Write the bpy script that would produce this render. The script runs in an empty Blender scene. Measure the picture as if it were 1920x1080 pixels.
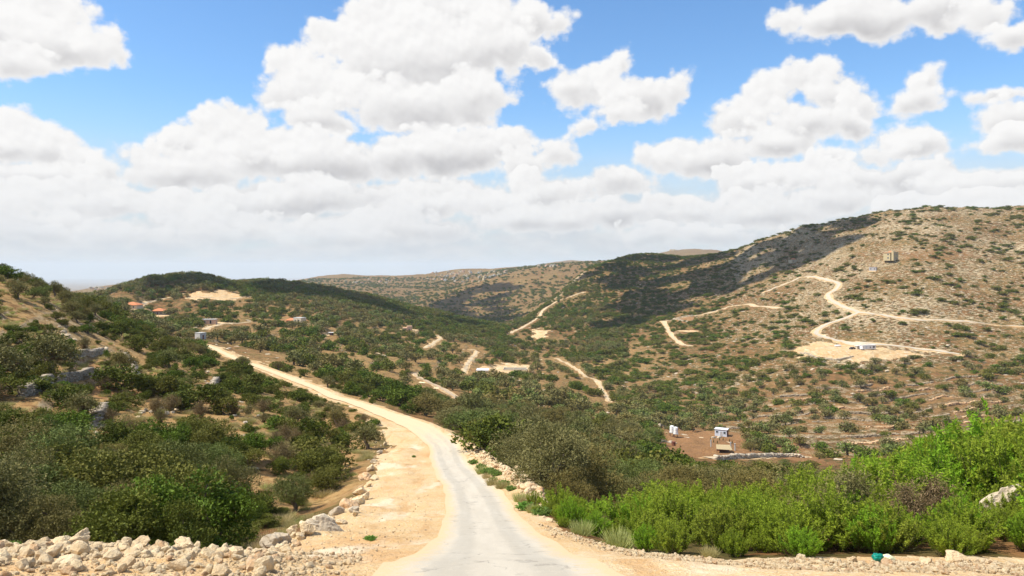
import bpy, bmesh, math, random, time
import numpy as np
from mathutils import Vector, Matrix

T0 = time.time()
scene = bpy.context.scene
R = math.radians
# ------------------------------------------------------------------ camera
FPX, CX, HY = 1400.0, 960.0, 500.0            # focal length, centre column, horizon row of the 1920 px photo
cam_d = bpy.data.cameras.new('camera')
cam_d.sensor_width = 36.0
cam_d.lens = 36.0 * FPX / 1920.0
cam_d.shift_y = -(540.0 - HY) / 1920.0
cam_d.clip_start = 0.3
cam_d.clip_end = 90000.0
cam = bpy.data.objects.new('camera', cam_d)
scene.collection.objects.link(cam)
cam.location = (0, 0, 0)
cam.rotation_euler = (R(90), 0, 0)
scene.camera = cam

scene.view_settings.view_transform = 'Standard'
scene.view_settings.look = 'None'
scene.view_settings.gamma = 1.0
scene.view_settings.use_curve_mapping = False
scene.view_settings.exposure = 0.42
scene.cycles.max_bounces = 5; scene.cycles.diffuse_bounces = 2; scene.cycles.glossy_bounces = 1; scene.cycles.transmission_bounces = 2
scene.cycles.volume_bounces = 1; scene.cycles.transparent_max_bounces = 4
scene.cycles.caustics_reflective = False; scene.cycles.caustics_refractive = False; scene.render.use_persistent_data = False

# ------------------------------------------------------------------ sun
SUN_AZ, SUN_EL = R(-102), R(56)
SUND = Vector((math.sin(SUN_AZ) * math.cos(SUN_EL), math.cos(SUN_AZ) * math.cos(SUN_EL), math.sin(SUN_EL)))
sd = bpy.data.lights.new('sun', 'SUN')
sd.energy = 5.0
sd.angle = R(0.53)
sd.color = (1.0, 0.93, 0.81)
sun = bpy.data.objects.new('sun', sd)
scene.collection.objects.link(sun)
sun.rotation_euler = SUND.to_track_quat('Z', 'Y').to_euler()

# ------------------------------------------------------------------ node helpers
class NT:
    """tiny wrapper that wires node trees"""
    def __init__(s, tree): s.t = tree; s.n = tree.nodes; s.l = tree.links
    def put(s, sock, v):
        if v is None: return
        if hasattr(v, 'is_output') or isinstance(v, bpy.types.NodeSocket): s.l.new(v, sock)
        else:
            try: sock.default_value = v
            except Exception: sock.default_value = (v[0], v[1], v[2], 1) if hasattr(v, '__len__') else (v, v, v)
    def m(s, op, a, b=None, c=None, clamp=False):
        n = s.n.new('ShaderNodeMath'); n.operation = op; n.use_clamp = clamp
        s.put(n.inputs[0], a); s.put(n.inputs[1], b); s.put(n.inputs[2], c)
        return n.outputs[0]
    def vm(s, op, a, b=None, c=None, out=0):
        n = s.n.new('ShaderNodeVectorMath'); n.operation = op
        s.put(n.inputs[0], a); s.put(n.inputs[1], b)
        if c is not None: s.put(n.inputs[2], c)
        return n.outputs[out]
    def noise(s, vec, scale, detail=4.0, rough=0.55, lac=2.0, dist=0.0, out=0):
        n = s.n.new('ShaderNodeTexNoise'); s.put(n.inputs['Vector'], vec)
        n.inputs['Scale'].default_value = scale; n.inputs['Detail'].default_value = detail
        n.inputs['Roughness'].default_value = rough; n.inputs['Lacunarity'].default_value = lac
        n.inputs['Distortion'].default_value = dist
        return n.outputs[out]
    def voro(s, vec, scale, feature='F1', out=0, rnd=1.0):
        n = s.n.new('ShaderNodeTexVoronoi'); n.feature = feature; s.put(n.inputs['Vector'], vec)
        n.inputs['Scale'].default_value = scale; n.inputs['Randomness'].default_value = rnd
        return n.outputs[out]
    def smooth(s, x, a, b, lo=0.0, hi=1.0, kind='SMOOTHSTEP'):
        n = s.n.new('ShaderNodeMapRange'); n.interpolation_type = kind
        s.put(n.inputs[0], x); n.inputs[1].default_value = a; n.inputs[2].default_value = b
        n.inputs[3].default_value = lo; n.inputs[4].default_value = hi
        return n.outputs[0]
    def mix(s, f, a, b, blend='MIX'):
        n = s.n.new('ShaderNodeMix'); n.data_type = 'RGBA'; n.blend_type = blend
        s.put(n.inputs[0], f); s.put(n.inputs[6], a); s.put(n.inputs[7], b)
        return n.outputs[2]
    def attr(s, name, out='Fac'):
        n = s.n.new('ShaderNodeAttribute'); n.attribute_name = name
        return n.outputs[out]

# ------------------------------------------------------------------ world: sky + cumulus
world = bpy.data.worlds.new('World')
scene.world = world
world.use_nodes = True
wt = world.node_tree
wt.nodes.clear()
W = NT(wt)
sky = wt.nodes.new('ShaderNodeTexSky')
sky.sky_type = 'NISHITA'; sky.sun_disc = False
sky.sun_elevation = SUN_EL; sky.sun_rotation = SUN_AZ
sky.altitude = 400; sky.air_density = 1.0; sky.dust_density = 0.6; sky.ozone_density = 2.0

# cumulus towers given by direction (azimuth, elevation) and angular radius
CL = [  # px, py, rx, ry of each billow
 (10,40,150,75),(95,75,110,62),(185,92,60,36),(30,115,90,40),(60,20,120,50),
 (25,265,95,70),(95,285,85,52),(160,300,45,38),(60,330,130,40),(205,318,30,24),
 (270,305,42,34),(335,270,58,46),(400,240,52,44),(440,262,80,62),(360,320,110,42),(520,290,140,52),(610,305,110,45),(480,232,40,26),
 (560,120,62,46),(545,160,60,60),(600,175,90,60),(650,75,85,50),(720,45,95,55),(800,25,110,60),(890,20,110,60),(980,35,80,42),(1050,40,36,26),
 (700,120,130,80),(820,110,150,90),(920,95,100,60),(760,200,150,55),(880,190,80,50),(600,225,80,35),
 (740,300,70,40),(810,290,80,50),(890,285,80,46),(945,275,62,40),(1035,290,36,34),(980,310,50,32),
 (1070,170,46,38),(1125,160,60,46),(1190,180,80,44),(1255,160,44,36),(1150,215,55,28),(1100,235,22,14),(1175,110,26,22),
 (1490,40,42,36),(1550,45,70,45),(1640,35,100,50),(1760,15,120,42),(1860,20,60,40),(1905,60,50,28),
 (1515,150,56,40),(1560,180,66,46),(1625,200,50,46),(1420,195,60,42),(1400,225,70,42),(1500,240,110,44),(1590,240,50,34),
 (1270,290,78,34),(1330,300,90,34),(1430,275,90,32),(1215,290,28,22),(1150,345,64,24),
 (1740,140,44,42),(1725,175,42,34),(1765,165,30,28),(1820,178,34,18),(1890,175,50,16),
 (1860,235,56,40),(1910,225,50,44),(1880,270,70,30),(1690,275,62,34),(1640,300,50,30),(1570,292,24,16),
 (1390,350,50,26),(1430,320,28,18),(1500,335,80,30),(1600,345,110,36),(1720,340,100,40),(1850,350,120,40),
 (1020,370,70,36),(990,345,34,22),(1060,400,80,20),(1250,380,50,14),(1300,400,90,22),(1420,400,120,24),
 (140,370,170,36),(330,380,160,30),(560,370,160,34),(800,370,140,30),(930,390,80,24),(230,430,60,24),(60,420,130,36),(420,420,160,24),(680,430,200,26),
]
tc = wt.nodes.new('ShaderNodeTexCoord')
sp = wt.nodes.new('ShaderNodeSeparateXYZ'); W.put(sp.inputs[0], tc.outputs['Generated'])
dx, dy, dz = sp.outputs
hyp = W.m('SQRT', W.m('ADD', W.m('MULTIPLY', dx, dx), W.m('MULTIPLY', dy, dy)))
azn = W.m('ARCTAN2', dx, dy)
eln = W.m('ARCTAN2', dz, hyp)
cmb = wt.nodes.new('ShaderNodeCombineXYZ'); W.put(cmb.inputs[0], azn); W.put(cmb.inputs[1], eln)
P0 = cmb.outputs[0]
rs = random.Random(4)
for i in range(26):        # small far puffs low over the horizon
    f = rs.random(); CL.append((-120 + 2160 * (i + .8 * rs.random()) / 26, 375 + 80 * f, 70 - 25 * f + 30 * rs.random(), 22 - 6 * f + 8 * rs.random()))
CL.sort(key=lambda q: q[1] + q[3] * .6)
warp = W.vm('SUBTRACT', W.noise(P0, 9.0, 2, .6, out=1), (.5, .5, .5))
Pw0 = W.vm('MULTIPLY_ADD', warp, (0.045, 0.035, 0.0), P0)
def detail(P, Pw, o):
    fb = W.noise(W.vm('MULTIPLY', P, (1, 1.25, 1)), 17.0, o, .60)
    r = W.m('MULTIPLY', W.m('SUBTRACT', fb, .5), 1.45)
    r = W.m('ADD', r, W.m('MULTIPLY', W.m('SUBTRACT', .42, W.voro(Pw, 34.0, 'SMOOTH_F1')), .55))
    r = W.m('ADD', r, W.m('MULTIPLY', W.m('SUBTRACT', .42, W.voro(P, 85.0, 'F1')), .20))
    return r
cov = W.smooth(eln, .24, .09, .08, .22)
N0 = W.m('ADD', detail(P0, Pw0, 8), cov); O1 = (-.0035, .0075, 0)
N1 = W.m('ADD', detail(W.vm('ADD', P0, O1), W.vm('ADD', Pw0, O1), 8), cov)
acc = None; S = None; cnt = 0; Pc = Pw0
for (px, py, rx, ry) in CL:
    az = math.atan((px - CX) / FPX); el = math.atan((HY - py) / FPX * math.cos(az))
    k = math.cos(az) ** 2
    sx, sy = rx / FPX * max(k, .6), ry / FPX * max(k, .7)
    cnt += 1
    if cnt % 5 == 0: Pc = W.vm('MULTIPLY_ADD', S, (1e-12, 1e-12, 1e-12), Pc)     # keeps the long chain evaluated in order
    q = W.vm('MULTIPLY_ADD', Pc, (1 / sx, 1 / sy, 0), (-az / sx, -el / sy, 0))
    g = min(1.0, math.sqrt(sx * sy) / 0.045)
    d = W.m('MULTIPLY_ADD', W.vm('LENGTH', q, out=1), -g, g)
    acc = d if acc is None else W.m('SMOOTH_MAX', acc, d, 0.22)
    y_ = W.vm('DOT_PRODUCT', q, (-.22, .95, 0), out=1)
    if S is None: S = y_
    else:
        mm = W.m('MULTIPLY_ADD', W.m('ADD', d, N0), 2.2 / g, .25, clamp=True)
        S = W.m('MULTIPLY_ADD', W.m('SUBTRACT', y_, S), mm, S)
f0 = W.m('ADD', W.m('MAXIMUM', acc, -0.9), N0)
mask = W.smooth(f0, -0.08, 0.24)
inner = W.smooth(f0, .05, .75)                       # rims stay bright, the heart of a cloud is dense
low = W.smooth(S, .45, -.75)
shade = W.m('MULTIPLY', low, W.m('MULTIPLY_ADD', inner, .9, .1))
shade = W.m('SUBTRACT', W.m('MULTIPLY', shade, .85), W.m('MULTIPLY', W.m('SUBTRACT', N0, N1), .50))
shade = W.m('ADD', shade, .06, clamp=True)
lit = (1.03, 1.02, 1.01, 1); grey = (.55, .54, .555, 1)
ccol = W.mix(shade, lit, grey)
# upper sky colour from the Nishita model, a little more saturated
hs = wt.nodes.new('ShaderNodeHueSaturation'); hs.inputs['Saturation'].default_value = 1.14
W.put(hs.inputs['Color'], sky.outputs[0])
skyc = W.vm('MULTIPLY', hs.outputs[0], (.120, .136, .146))
EXPO = 2 ** scene.view_settings.exposure
ccol = W.vm('MULTIPLY', ccol, (.95 / EXPO,) * 3)
hz = W.smooth(eln, -.01, .23, 1.0, 0.0)
# faint high veil: thin far cloud deck lower down
veiln = W.noise(W.vm('MULTIPLY', cmb.outputs[0], (5, 15, 1)), 1.6, 7, .6)
veil = W.m('MULTIPLY', W.smooth(eln, .03, .17, .96, 0.0), W.smooth(veiln, .22, .55))
veilc = W.mix(W.smooth(W.noise(W.vm('MULTIPLY', cmb.outputs[0], (6, 14, 1)), 2.6, 6, .58), .36, .68), (.66 / EXPO, .69 / EXPO, .73 / EXPO, 1), (.78 / EXPO, .79 / EXPO, .80 / EXPO, 1))
hzc = (.62 / EXPO, .71 / EXPO, .78 / EXPO, 1)
c = W.mix(W.m('MULTIPLY', hz, .88), skyc, hzc)
c = W.mix(veil, c, veilc)
cf = W.mix(W.smooth(eln, .015, .15, .42, 0.0), ccol, veilc)
c = W.mix(W.m('MULTIPLY', mask, W.smooth(eln, .006, .055)), c, cf)
hi_n = W.noise(W.vm('MULTIPLY', tc.outputs['Generated'], (1, 1, 1.3)), 2.3, 5, .6)
hi_c = W.m('MULTIPLY', W.smooth(eln, .40, .60), W.smooth(hi_n, .42, .58))
c = W.mix(hi_c, c, (.74 / EXPO, .73 / EXPO, .73 / EXPO, 1))
bg = wt.nodes.new('ShaderNodeBackground'); W.put(bg.inputs[0], c); bg.inputs[1].default_value = 1.0
wo = wt.nodes.new('ShaderNodeOutputWorld'); wt.links.new(bg.outputs[0], wo.inputs[0])
try:
    world.cycles.sampling_method = 'NONE'
except Exception: pass
# ------------------------------------------------------------------ scene helpers
COL = scene.collection
def link(o): COL.objects.link(o); return o
def mesh_np(name, V, F=None, loops=None, counts=None, mat=None, parent=None, smooth=False, attrs=None):
    """mesh object from numpy arrays (F: n x k faces)"""
    me = bpy.data.meshes.new(name)
    V = np.asarray(V, dtype=np.float32); F = np.asarray(F, dtype=np.int32)
    me.vertices.add(len(V)); me.vertices.foreach_set('co', V.ravel())
    n, k = F.shape
    me.loops.add(n * k); me.loops.foreach_set('vertex_index', F.ravel())
    me.polygons.add(n); me.polygons.foreach_set('loop_start', np.arange(0, n * k, k, dtype=np.int32))
    me.polygons.foreach_set('loop_total', np.full(n, k, dtype=np.int32))
    if smooth: me.polygons.foreach_set('use_smooth', np.ones(n, dtype=bool))
    for an, av in (attrs or {}).items():
        a = me.attributes.new(an, 'FLOAT', 'POINT'); a.data.foreach_set('value', np.asarray(av, dtype=np.float32).ravel())
    me.update(calc_edges=True)
    if mat: me.materials.append(mat)
    o = bpy.data.objects.new(name, me); link(o)
    if parent: o.parent = parent
    return o
def tag(o, label=None, cat=None, group=None, kind=None):
    if label: o['label'] = label
    if cat: o['category'] = cat
    if group: o['group'] = group
    if kind: o['kind'] = kind
    return o
def empty(name, loc=(0, 0, 0), rz=0.0):
    o = bpy.data.objects.new(name, None); link(o); o.location = loc; o.rotation_euler = (0, 0, rz); o.empty_display_size = .2
    return o
def copy_tree(o, parent=None):
    c = o.copy(); link(c); c.parent = parent
    for ch in list(o.children):
        if ch.name.startswith('~'): continue
        copy_tree(ch, c)
    return c

# ------------------------------------------------------------------ numpy noise
def _h(i, j, s):
    n = (i.astype(np.int64) * 374761393 + j.astype(np.int64) * 668265263 + s * 974634777) & 0xffffffff
    n = ((n ^ (n >> 13)) * 1274126177) & 0xffffffff
    n = (n ^ (n >> 16)) & 0xffff
    return n.astype(np.float32) / 32767.5 - 1.0
def vn(x, y, s=0):
    xi = np.floor(x); yi = np.floor(y); fx = x - xi; fy = y - yi
    xi = xi.astype(np.int64); yi = yi.astype(np.int64)
    fx = fx * fx * (3 - 2 * fx); fy = fy * fy * (3 - 2 * fy)
    a = _h(xi, yi, s); b = _h(xi + 1, yi, s); c_ = _h(xi, yi + 1, s); d = _h(xi + 1, yi + 1, s)
    return (a + (b - a) * fx) * (1 - fy) + (c_ + (d - c_) * fx) * fy
def fbm(x, y, s=0, o=4, g=.5):
    r = 0; a = 1.0
    for k in range(o):
        r = r + a * vn(x, y, s + 17 * k); x, y = x * 1.93 + y * .6, y * 1.93 - x * .6; a *= g
    return r
def sstep(x, a, b):
    t = np.clip((x - a) / (b - a), 0, 1); return t * t * (3 - 2 * t)

# ------------------------------------------------------------------ base relief: surveyed points (column, row, distance)
CP = []
def row(Y, pts):           # pts: (px, py)
    for px, py in pts: CP.append((px, py, Y))
def col(px, pts):          # pts: (Y, py)
    for Y, py in pts: CP.append((px, py, Y))
def line(pts, step=45):    # (px, py, Y) polyline, densified
    for (a, b) in zip(pts[:-1], pts[1:]):
        n = max(1, int(abs(b[0] - a[0]) / step))
        for k in range(n):
            f = k / n
            CP.append((a[0] + (b[0] - a[0]) * f, a[1] + (b[1] - a[1]) * f, a[2] * (b[2] / a[2]) ** f))
    CP.append(pts[-1])
XS = list(range(-600, 2700, 220))
row(6, [(x, 1270) for x in XS]); row(12, [(x, 1080) for x in XS]); row(9, [(x, 1150) for x in XS])
row(18, [(-600,1034),(-400,1034),(-200,1034),(0,1033),(120,1032),(240,1033),(360,1034),(460,1038),(560,1043),(700,1045),(830,1045),(960,1046),(1100,1046),(1200,1048)])
row(17, [(1320,1052),(1450,1056),(1600,1059),(1750,1061),(1900,1062),(2100,1062),(2500,1062)])
row(23, [(-600,1066),(-300,1066),(-100,1066),(60,1066),(200,1066),(340,1064),(440,1058),(530,1030),(640,1020),(800,1018),(960,1018),(1080,1020)])
row(30, [(-500,1030),(-200,1030),(0,1030),(150,1030),(300,1030),(420,1036),(510,1022),(575,995),(650,985),(760,980),(860,980),(960,980),(1030,984)])
row(38, [(560,985),(640,955),(700,945),(800,940),(900,940),(985,942)])
row(50, [(590,945),(660,920),(720,903),(800,900),(880,900),(930,900),(980,902)])
row(68, [(600,868),(660,868),(705,866),(760,862),(840,862),(890,864),(930,870)])
row(84, [(640,840),(705,838),(760,830),(830,829),(870,833),(905,848)])
row(100, [(640,800),(700,800),(760,800),(800,800),(840,812)])
line([(740,782,114),(650,750,150),(560,716,190),(490,690,228),(440,673,255),(390,648,290)])
line([(700,772,124),(640,748,150)])
col(520, [(60,858),(80,805),(100,772),(130,742),(165,722)])
col(600, [(80,830),(100,795),(125,765)])
col(440, [(45,940),(60,855),(80,790),(110,738),(160,702),(215,682)])
col(350, [(40,950),(60,845),(80,775),(110,712),(160,676),(220,657),(280,645)])
col(200, [(40,935),(60,818),(80,742),(110,672),(150,614),(200,584),(260,574),(400,576),(500,572),(650,556),(760,552)])
col(100, [(40,925),(60,792),(80,705),(100,645),(130,580),(160,553),(200,551),(280,565)])
col(0, [(40,915),(60,772),(80,680),(100,602),(125,543),(150,520),(180,524),(260,562),(450,590),(700,580)])
col(-200, [(40,905),(60,745),(80,640),(100,555),(130,490),(160,465),(260,520),(600,560)])
col(-550, [(40,890),(60,720),(100,540),(140,460),(260,500),(600,560)])
# the hill in the middle, left of the valley
line([(180,556,640),(230,542,650),(290,526,700),(350,518,720),(400,523,740),(440,535,770),(480,531,800),(520,528,830),(560,533,850),(620,543,860),(690,555,880),(760,573,900),(830,588,905),(900,603,890),(950,614,860)])
line([(180,580,900),(350,560,1000),(520,562,1100),(690,585,1120),(830,605,1110),(930,622,1000)], 90)
col(300, [(290,650),(380,620),(500,602),(600,588),(660,560)])
col(400, [(350,634),(450,614),(550,592),(650,563)])
col(500, [(300,662),(400,637),(500,607),(600,581),(700,556)])
col(620, [(160,746),(220,717),(300,682),(400,651),(500,621),(600,595),(720,567)])
col(700, [(160,757),(220,732),(300,702),(400,667),(500,641),(600,616),(720,587)])
col(780, [(130,795),(160,773),(220,744),(300,715),(450,672),(600,636),(750,602)])
col(860, [(100,830),(120,808),(160,785),(200,767),(300,731),(400,701),(500,673),(600,650),(700,630),(800,608)])
col(950, [(60,895),(90,865),(130,832),(200,792),(300,750),(400,717),(500,694),(600,668),(720,643)])
col(1040, [(40,975),(50,945),(60,915),(90,872),(130,838),(200,800),(300,762),(400,728),(500,702),(600,682),(680,665)])
col(1130, [(23,1026),(32,1005),(45,978),(60,938),(90,892),(130,858),(200,818),(300,782),(400,750),(450,738),(520,708),(650,665),(800,620),(1000,570)])
col(1250, [(20,1038),(26,1012),(40,988),(60,962),(100,905),(150,868),(200,843),(260,824),(300,812),(340,798),(400,765),(480,725),(600,672),(800,602),(1000,548),(1200,505),(1350,481)])
col(1370, [(19,1050),(26,1010),(40,988),(60,970),(100,915),(150,875),(200,850),(260,832),(300,818),(330,806),(370,782),(420,750),(480,708),(560,665),(700,610),(900,540),(1050,498)])
col(1500, [(24,1008),(34,988),(50,985),(80,958),(130,906),(200,872),(250,852),(300,815),(340,785),(400,742),(480,682),(560,633),(650,588),(800,520),(950,462)])
col(1700, [(24,985),(32,965),(50,985),(80,980),(130,928),(200,882),(260,838),(330,782),(400,727),(480,668),(560,590),(650,520),(800,440)])
col(1900, [(24,975),(32,950),(50,970),(80,970),(130,920),(200,872),(260,828),(330,770),(400,718),(480,655),(560,588),(650,520),(800,440)])
col(2300, [(24,965),(34,950),(60,965),(100,940),(200,870),(330,760),(480,645),(650,515),(800,430)])
# ridge on the right and what lies behind it
line([(2500,352,960),(2300,362,960),(1990,376,960),(1900,386,960),(1820,388,960),(1740,386,960),(1660,396,980),(1580,408,1010),(1500,427,1040),(1420,450,1090),(1345,477,1150)])
line([(2300,460,1300),(1900,470,1300),(1700,470,1350),(1500,492,1450),(1380,500,1450)], 120)
# saddle, knoll and the spur that runs down to the valley floor
line([(1345,477,1150),(1300,480,1280),(1260,474,1380),(1220,472,1420),(1180,478,1400),(1140,489,1340),(1100,505,1260),(1060,545,1120),(1020,578,1010),(980,606,920),(955,622,850)])
line([(1300,500,1750),(1220,500,1750),(1150,512,1700),(1080,545,1600),(1010,590,1300),(960,618,1080),(920,612,1250),(860,596,1450),(800,578,1650),(740,565,1800)])
# far side of the valley
line([(1150,494,2300),(1090,495,2300),(1030,500,2300),(980,507,2350),(930,518,2400),(880,534,2300),(830,555,2100)])
col(1040, [(1700,552),(2000,522)]); col(960, [(1500,590),(1800,558),(2100,528)]); col(890, [(1700,578),(2000,552)])
line([(450,545,1900),(560,548,1900),(640,552,1900),(720,562,1900),(780,570,1850)])
line([(450,535,2600),(560,535,2700),(640,532,2900),(720,535,2900),(800,538,2800),(860,538,2700)])
line([(380,545,4200),(480,535,4300),(560,528,4300),(600,521,4400),(640,515,4500),(680,520,4500),(720,517,4400),(780,518,4300),(840,508,4300),(880,505,4300),(930,508,4300),(990,506,4200),(1040,500,4200),(1100,497,4000),(1150,497,4000)])
line([(980,500,6200),(1020,496,6200),(1065,488,6300),(1100,493,6300),(1140,497,6200)])
line([(1180,490,4600),(1230,474,4600),(1262,468,4600),(1300,466,4600),(1340,468,4600),(1400,480,4600)])
line([(60,560,3000),(120,552,3000),(160,544,3100),(200,538,3100),(235,537,3100),(280,542,3100),(350,550,3100)])
row(1500, [(-500,575),(-100,570),(100,570),(300,560)])
row(2200, [(-500,560),(0,560),(200,556),(400,552)])
row(3000, [(-500,540),(1500,500),(1900,495),(2300,490)])
row(9000, [(x, 548) for x in XS]); row(20000, [(x, 534) for x in XS]); row(45000, [(x, 521) for x in XS])
row(5600, [(x, 556) for x in (-500, 0, 150, 300, 450, 600, 750, 900)])
CP = np.array(CP, dtype=np.float64)
cu = (CP[:, 0] - CX) / FPX; cv = np.log(CP[:, 2]); ct = (CP[:, 1] - HY) / FPX
KU = 3.0; C2 = 0.02 ** 2
# drop near-duplicates
keep = []
for i in range(len(CP)):
    ok = True
    for j in keep:
        if abs(cu[i] - cu[j]) * KU < .03 and abs(cv[i] - cv[j]) < .03: ok = False; break
    if ok: keep.append(i)
cu, cv, ct = cu[keep], cv[keep], ct[keep]
def _k(du, dv): return np.sqrt((du * KU) ** 2 + dv ** 2 + C2)
A = _k(cu[:, None] - cu[None], cv[:, None] - cv[None]) - np.eye(len(cu)) * 0.004
n = len(cu)
M = np.zeros((n + 3, n + 3)); M[:n, :n] = A
M[:n, n] = 1; M[:n, n + 1] = cu; M[:n, n + 2] = cv; M[n:, :n] = M[:n, n:].T
sol = np.linalg.solve(M, np.concatenate([ct, [0, 0, 0]]))
GU = np.linspace(-1.15, 1.15, 420); GV = np.linspace(math.log(5.5), math.log(46000), 560)
tt = np.zeros((len(GU), len(GV)), dtype=np.float32)
cuf, cvf, wf = cu.astype(np.float32), cv.astype(np.float32), sol[:n].astype(np.float32)
for i, u in enumerate(GU):
    d = _k(np.float32(u) - cuf[None, :], GV.astype(np.float32)[:, None] - cvf[None, :])
    tt[i] = d @ wf + sol[n] + sol[n + 1] * u + sol[n + 2] * GV
# light smoothing of the coarse table
for _ in range(2):
    tt[1:-1] = .25 * tt[:-2] + .5 * tt[1:-1] + .25 * tt[2:]
    tt[:, 1:-1] = .25 * tt[:, :-2] + .5 * tt[:, 1:-1] + .25 * tt[:, 2:]
def bil(T, fi, fj):
    i = np.clip(fi.astype(np.int64), 0, T.shape[0] - 2); j = np.clip(fj.astype(np.int64), 0, T.shape[1] - 2)
    a = np.clip(fi - i, 0, 1); b = np.clip(fj - j, 0, 1)
    return (T[i, j] * (1 - a) + T[i + 1, j] * a) * (1 - b) + (T[i, j + 1] * (1 - a) + T[i + 1, j + 1] * a) * b
TH_MAX = R(47)
def base_z(X, Y):
    X = np.asarray(X, dtype=np.float64); Y = np.asarray(Y, dtype=np.float64)
    th = np.arctan2(X, Y); r = np.hypot(X, Y)
    tc_ = np.clip(th, -TH_MAX, TH_MAX)
    u = np.tan(tc_); y = r * np.cos(tc_)
    yc = np.maximum(y, 6.0)
    t = bil(tt, (u - GU[0]) / (GU[1] - GU[0]), (np.log(yc) - GV[0]) / (GV[1] - GV[0]))
    z = -t * yc
    z = np.where(y < 6.0, -1.75 + (z + 1.75) * (y / 6.0), z)
    zb = -1.75 + np.minimum(r, 2000) * 0.02
    w = sstep(np.abs(th), R(60), R(100))
    return z * (1 - w) + zb * w
def relief(X, Y):
    """natural unevenness at several sizes, growing with distance"""
    r = np.hypot(X, Y)
    z = 0.10 * fbm(X / 2.2, Y / 2.2, 1, 3) * sstep(r, 20, 45)
    z = z + 0.35 * fbm(X / 9., Y / 9., 2, 3) * sstep(r, 30, 90)
    z = z + 1.3 * fbm(X / 42., Y / 42., 3, 3) * sstep(r, 120, 400)
    z = z + 0.5 * fbm(X / 6., Y / 6., 6, 2) * sstep(r, 250, 420)
    z = z + 7.0 * fbm(X / 260., Y / 260., 4, 4) * sstep(r, 900, 2200)
    z = z + 10. * fbm(X / 900., Y / 900., 5, 4) * sstep(r, 2500, 5000)
    return z
def tz(X, Y): return base_z(X, Y) + relief(X, Y)

# ------------------------------------------------------------------ where a photo direction meets the relief
YS = np.exp(np.linspace(math.log(6.), math.log(9000), 2600))
def hit(px, py, f, ymin=6., ymax=9000.):
    u = (px - CX) / FPX
    Y = YS[(YS >= ymin) & (YS <= ymax)]
    Z = f(u * Y, Y)
    p = HY - FPX * Z / Y
    k = np.nonzero(p <= py)[0]
    if len(k) == 0: k = [int(np.argmin(p))]
    k = k[0]
    y = Y[k]
    return u * y, y
def catmull(pts, step):
    pts = [np.array(p, dtype=float) for p in pts]
    P = [2 * pts[0] - pts[1]] + pts + [2 * pts[-1] - pts[-2]]
    out = []
    for i in range(1, len(P) - 2):
        L = np.linalg.norm(P[i + 1][:2] - P[i][:2]); n_ = max(2, int(L / step))
        for k in range(n_):
            t = k / n_
            out.append(.5 * ((2 * P[i]) + (-P[i - 1] + P[i + 1]) * t + (2 * P[i - 1] - 5 * P[i] + 4 * P[i + 1] - P[i + 2]) * t * t + (-P[i - 1] + 3 * P[i] - 3 * P[i + 1] + P[i + 2]) * t ** 3))
    out.append(P[-2])
    return np.array(out)
# roads and tracks: name, kind, half width, blend width, depth range, waypoints (px, py)
ROADS = [
 ('road', 1.62, 3.0, None, [(960,1270,6),(955,1110,10.5),(940,1060,15),(918,1018,23),(905,985,30),(893,945,38),(872,905,48),(846,868,63),(830,838,80),(800,808,95),(745,783,114),(690,764,134),(620,737,162),(560,713,190),(490,687,228),(440,669,255),(388,645,290)]),
 ('hill_road', 2.0, 5.0, (420, 800), [(1436,507),(1475,512),(1510,519),(1550,525),(1572,533),(1566,546),(1552,558),(1580,574),(1612,585),(1650,590),(1700,595),(1760,599),(1840,605),(1930,612),(2050,618)]),
 ('hill_road', 2.0, 5.0, (380, 700), [(1612,585),(1580,597),(1552,607),(1530,622),(1545,632),(1590,640),(1640,645),(1700,651),(1750,657),(1800,663)]),
 ('dirt_track', 1.7, 5.0, (380, 800), [(1352,550),(1370,556),(1400,570),(1420,575),(1462,578)]),
 ('dirt_track', 1.5, 5.0, (380, 800), [(1352,550),(1310,566),(1270,578),(1243,590),(1244,603),(1252,617),(1262,632),(1280,645),(1295,650)]),
 ('dirt_track', 1.5, 4.0, (700, 1250), [(957,625),(985,610),(1010,595),(1018,583),(1040,568),(1070,556),(1095,547)]),
 ('dirt_track', 1.3, 2.5, (380, 750), [(815,627),(826,634),(815,641),(806,648),(796,652)]),
 ('dirt_track', 1.1, 2.5, (300, 600), [(882,648),(894,655),(888,668),(878,680),(870,698)]),
 ('terrace_track', 1.2, 2.0, (200, 400), [(778,699),(800,712),(830,728),(860,748),(880,758)]),
 ('stream_bed', .8, 2.0, (300, 700), [(1042,672),(1060,680),(1078,690),(1095,705),(1120,716),(1132,735),(1142,752)]),
 ('dirt_track', 1.2, 3.0, (450, 800), [(262,573),(280,567),(300,562),(318,557)]),
 ('dirt_track', 1.2, 3.0, (300, 620), [(384,620),(398,613),(430,607),(470,602)]),
 ('dirt_track', 1.2, 3.0, (450, 800), [(350,560),(390,557),(430,559),(470,556)]),
 ('dirt_track', 1.6, 2.5, (180, 320), [(1330,862),(1400,858),(1460,857),(1510,857)]),
]
rd = []
for name, hw, bw, dr, wp in ROADS:
    pts = []
    for w_ in wp:
        if len(w_) == 3: x, y = (w_[0] - CX) / FPX * w_[2], w_[2]
        else: x, y = hit(w_[0], w_[1], base_z, *dr)
        pts.append((x, y))
    step = 1.2 if dr is None else 2.5
    c_ = catmull(pts, step)
    z_ = base_z(c_[:, 0], c_[:, 1]); kk = 9 if dr is None else 11
    zp = np.pad(z_, kk // 2, mode='edge'); z_ = np.convolve(zp, np.ones(kk) / kk, 'valid')
    rd.append(dict(name=name, hw=hw, bw=bw, xy=c_, z=z_, near=dr is None))
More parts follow.
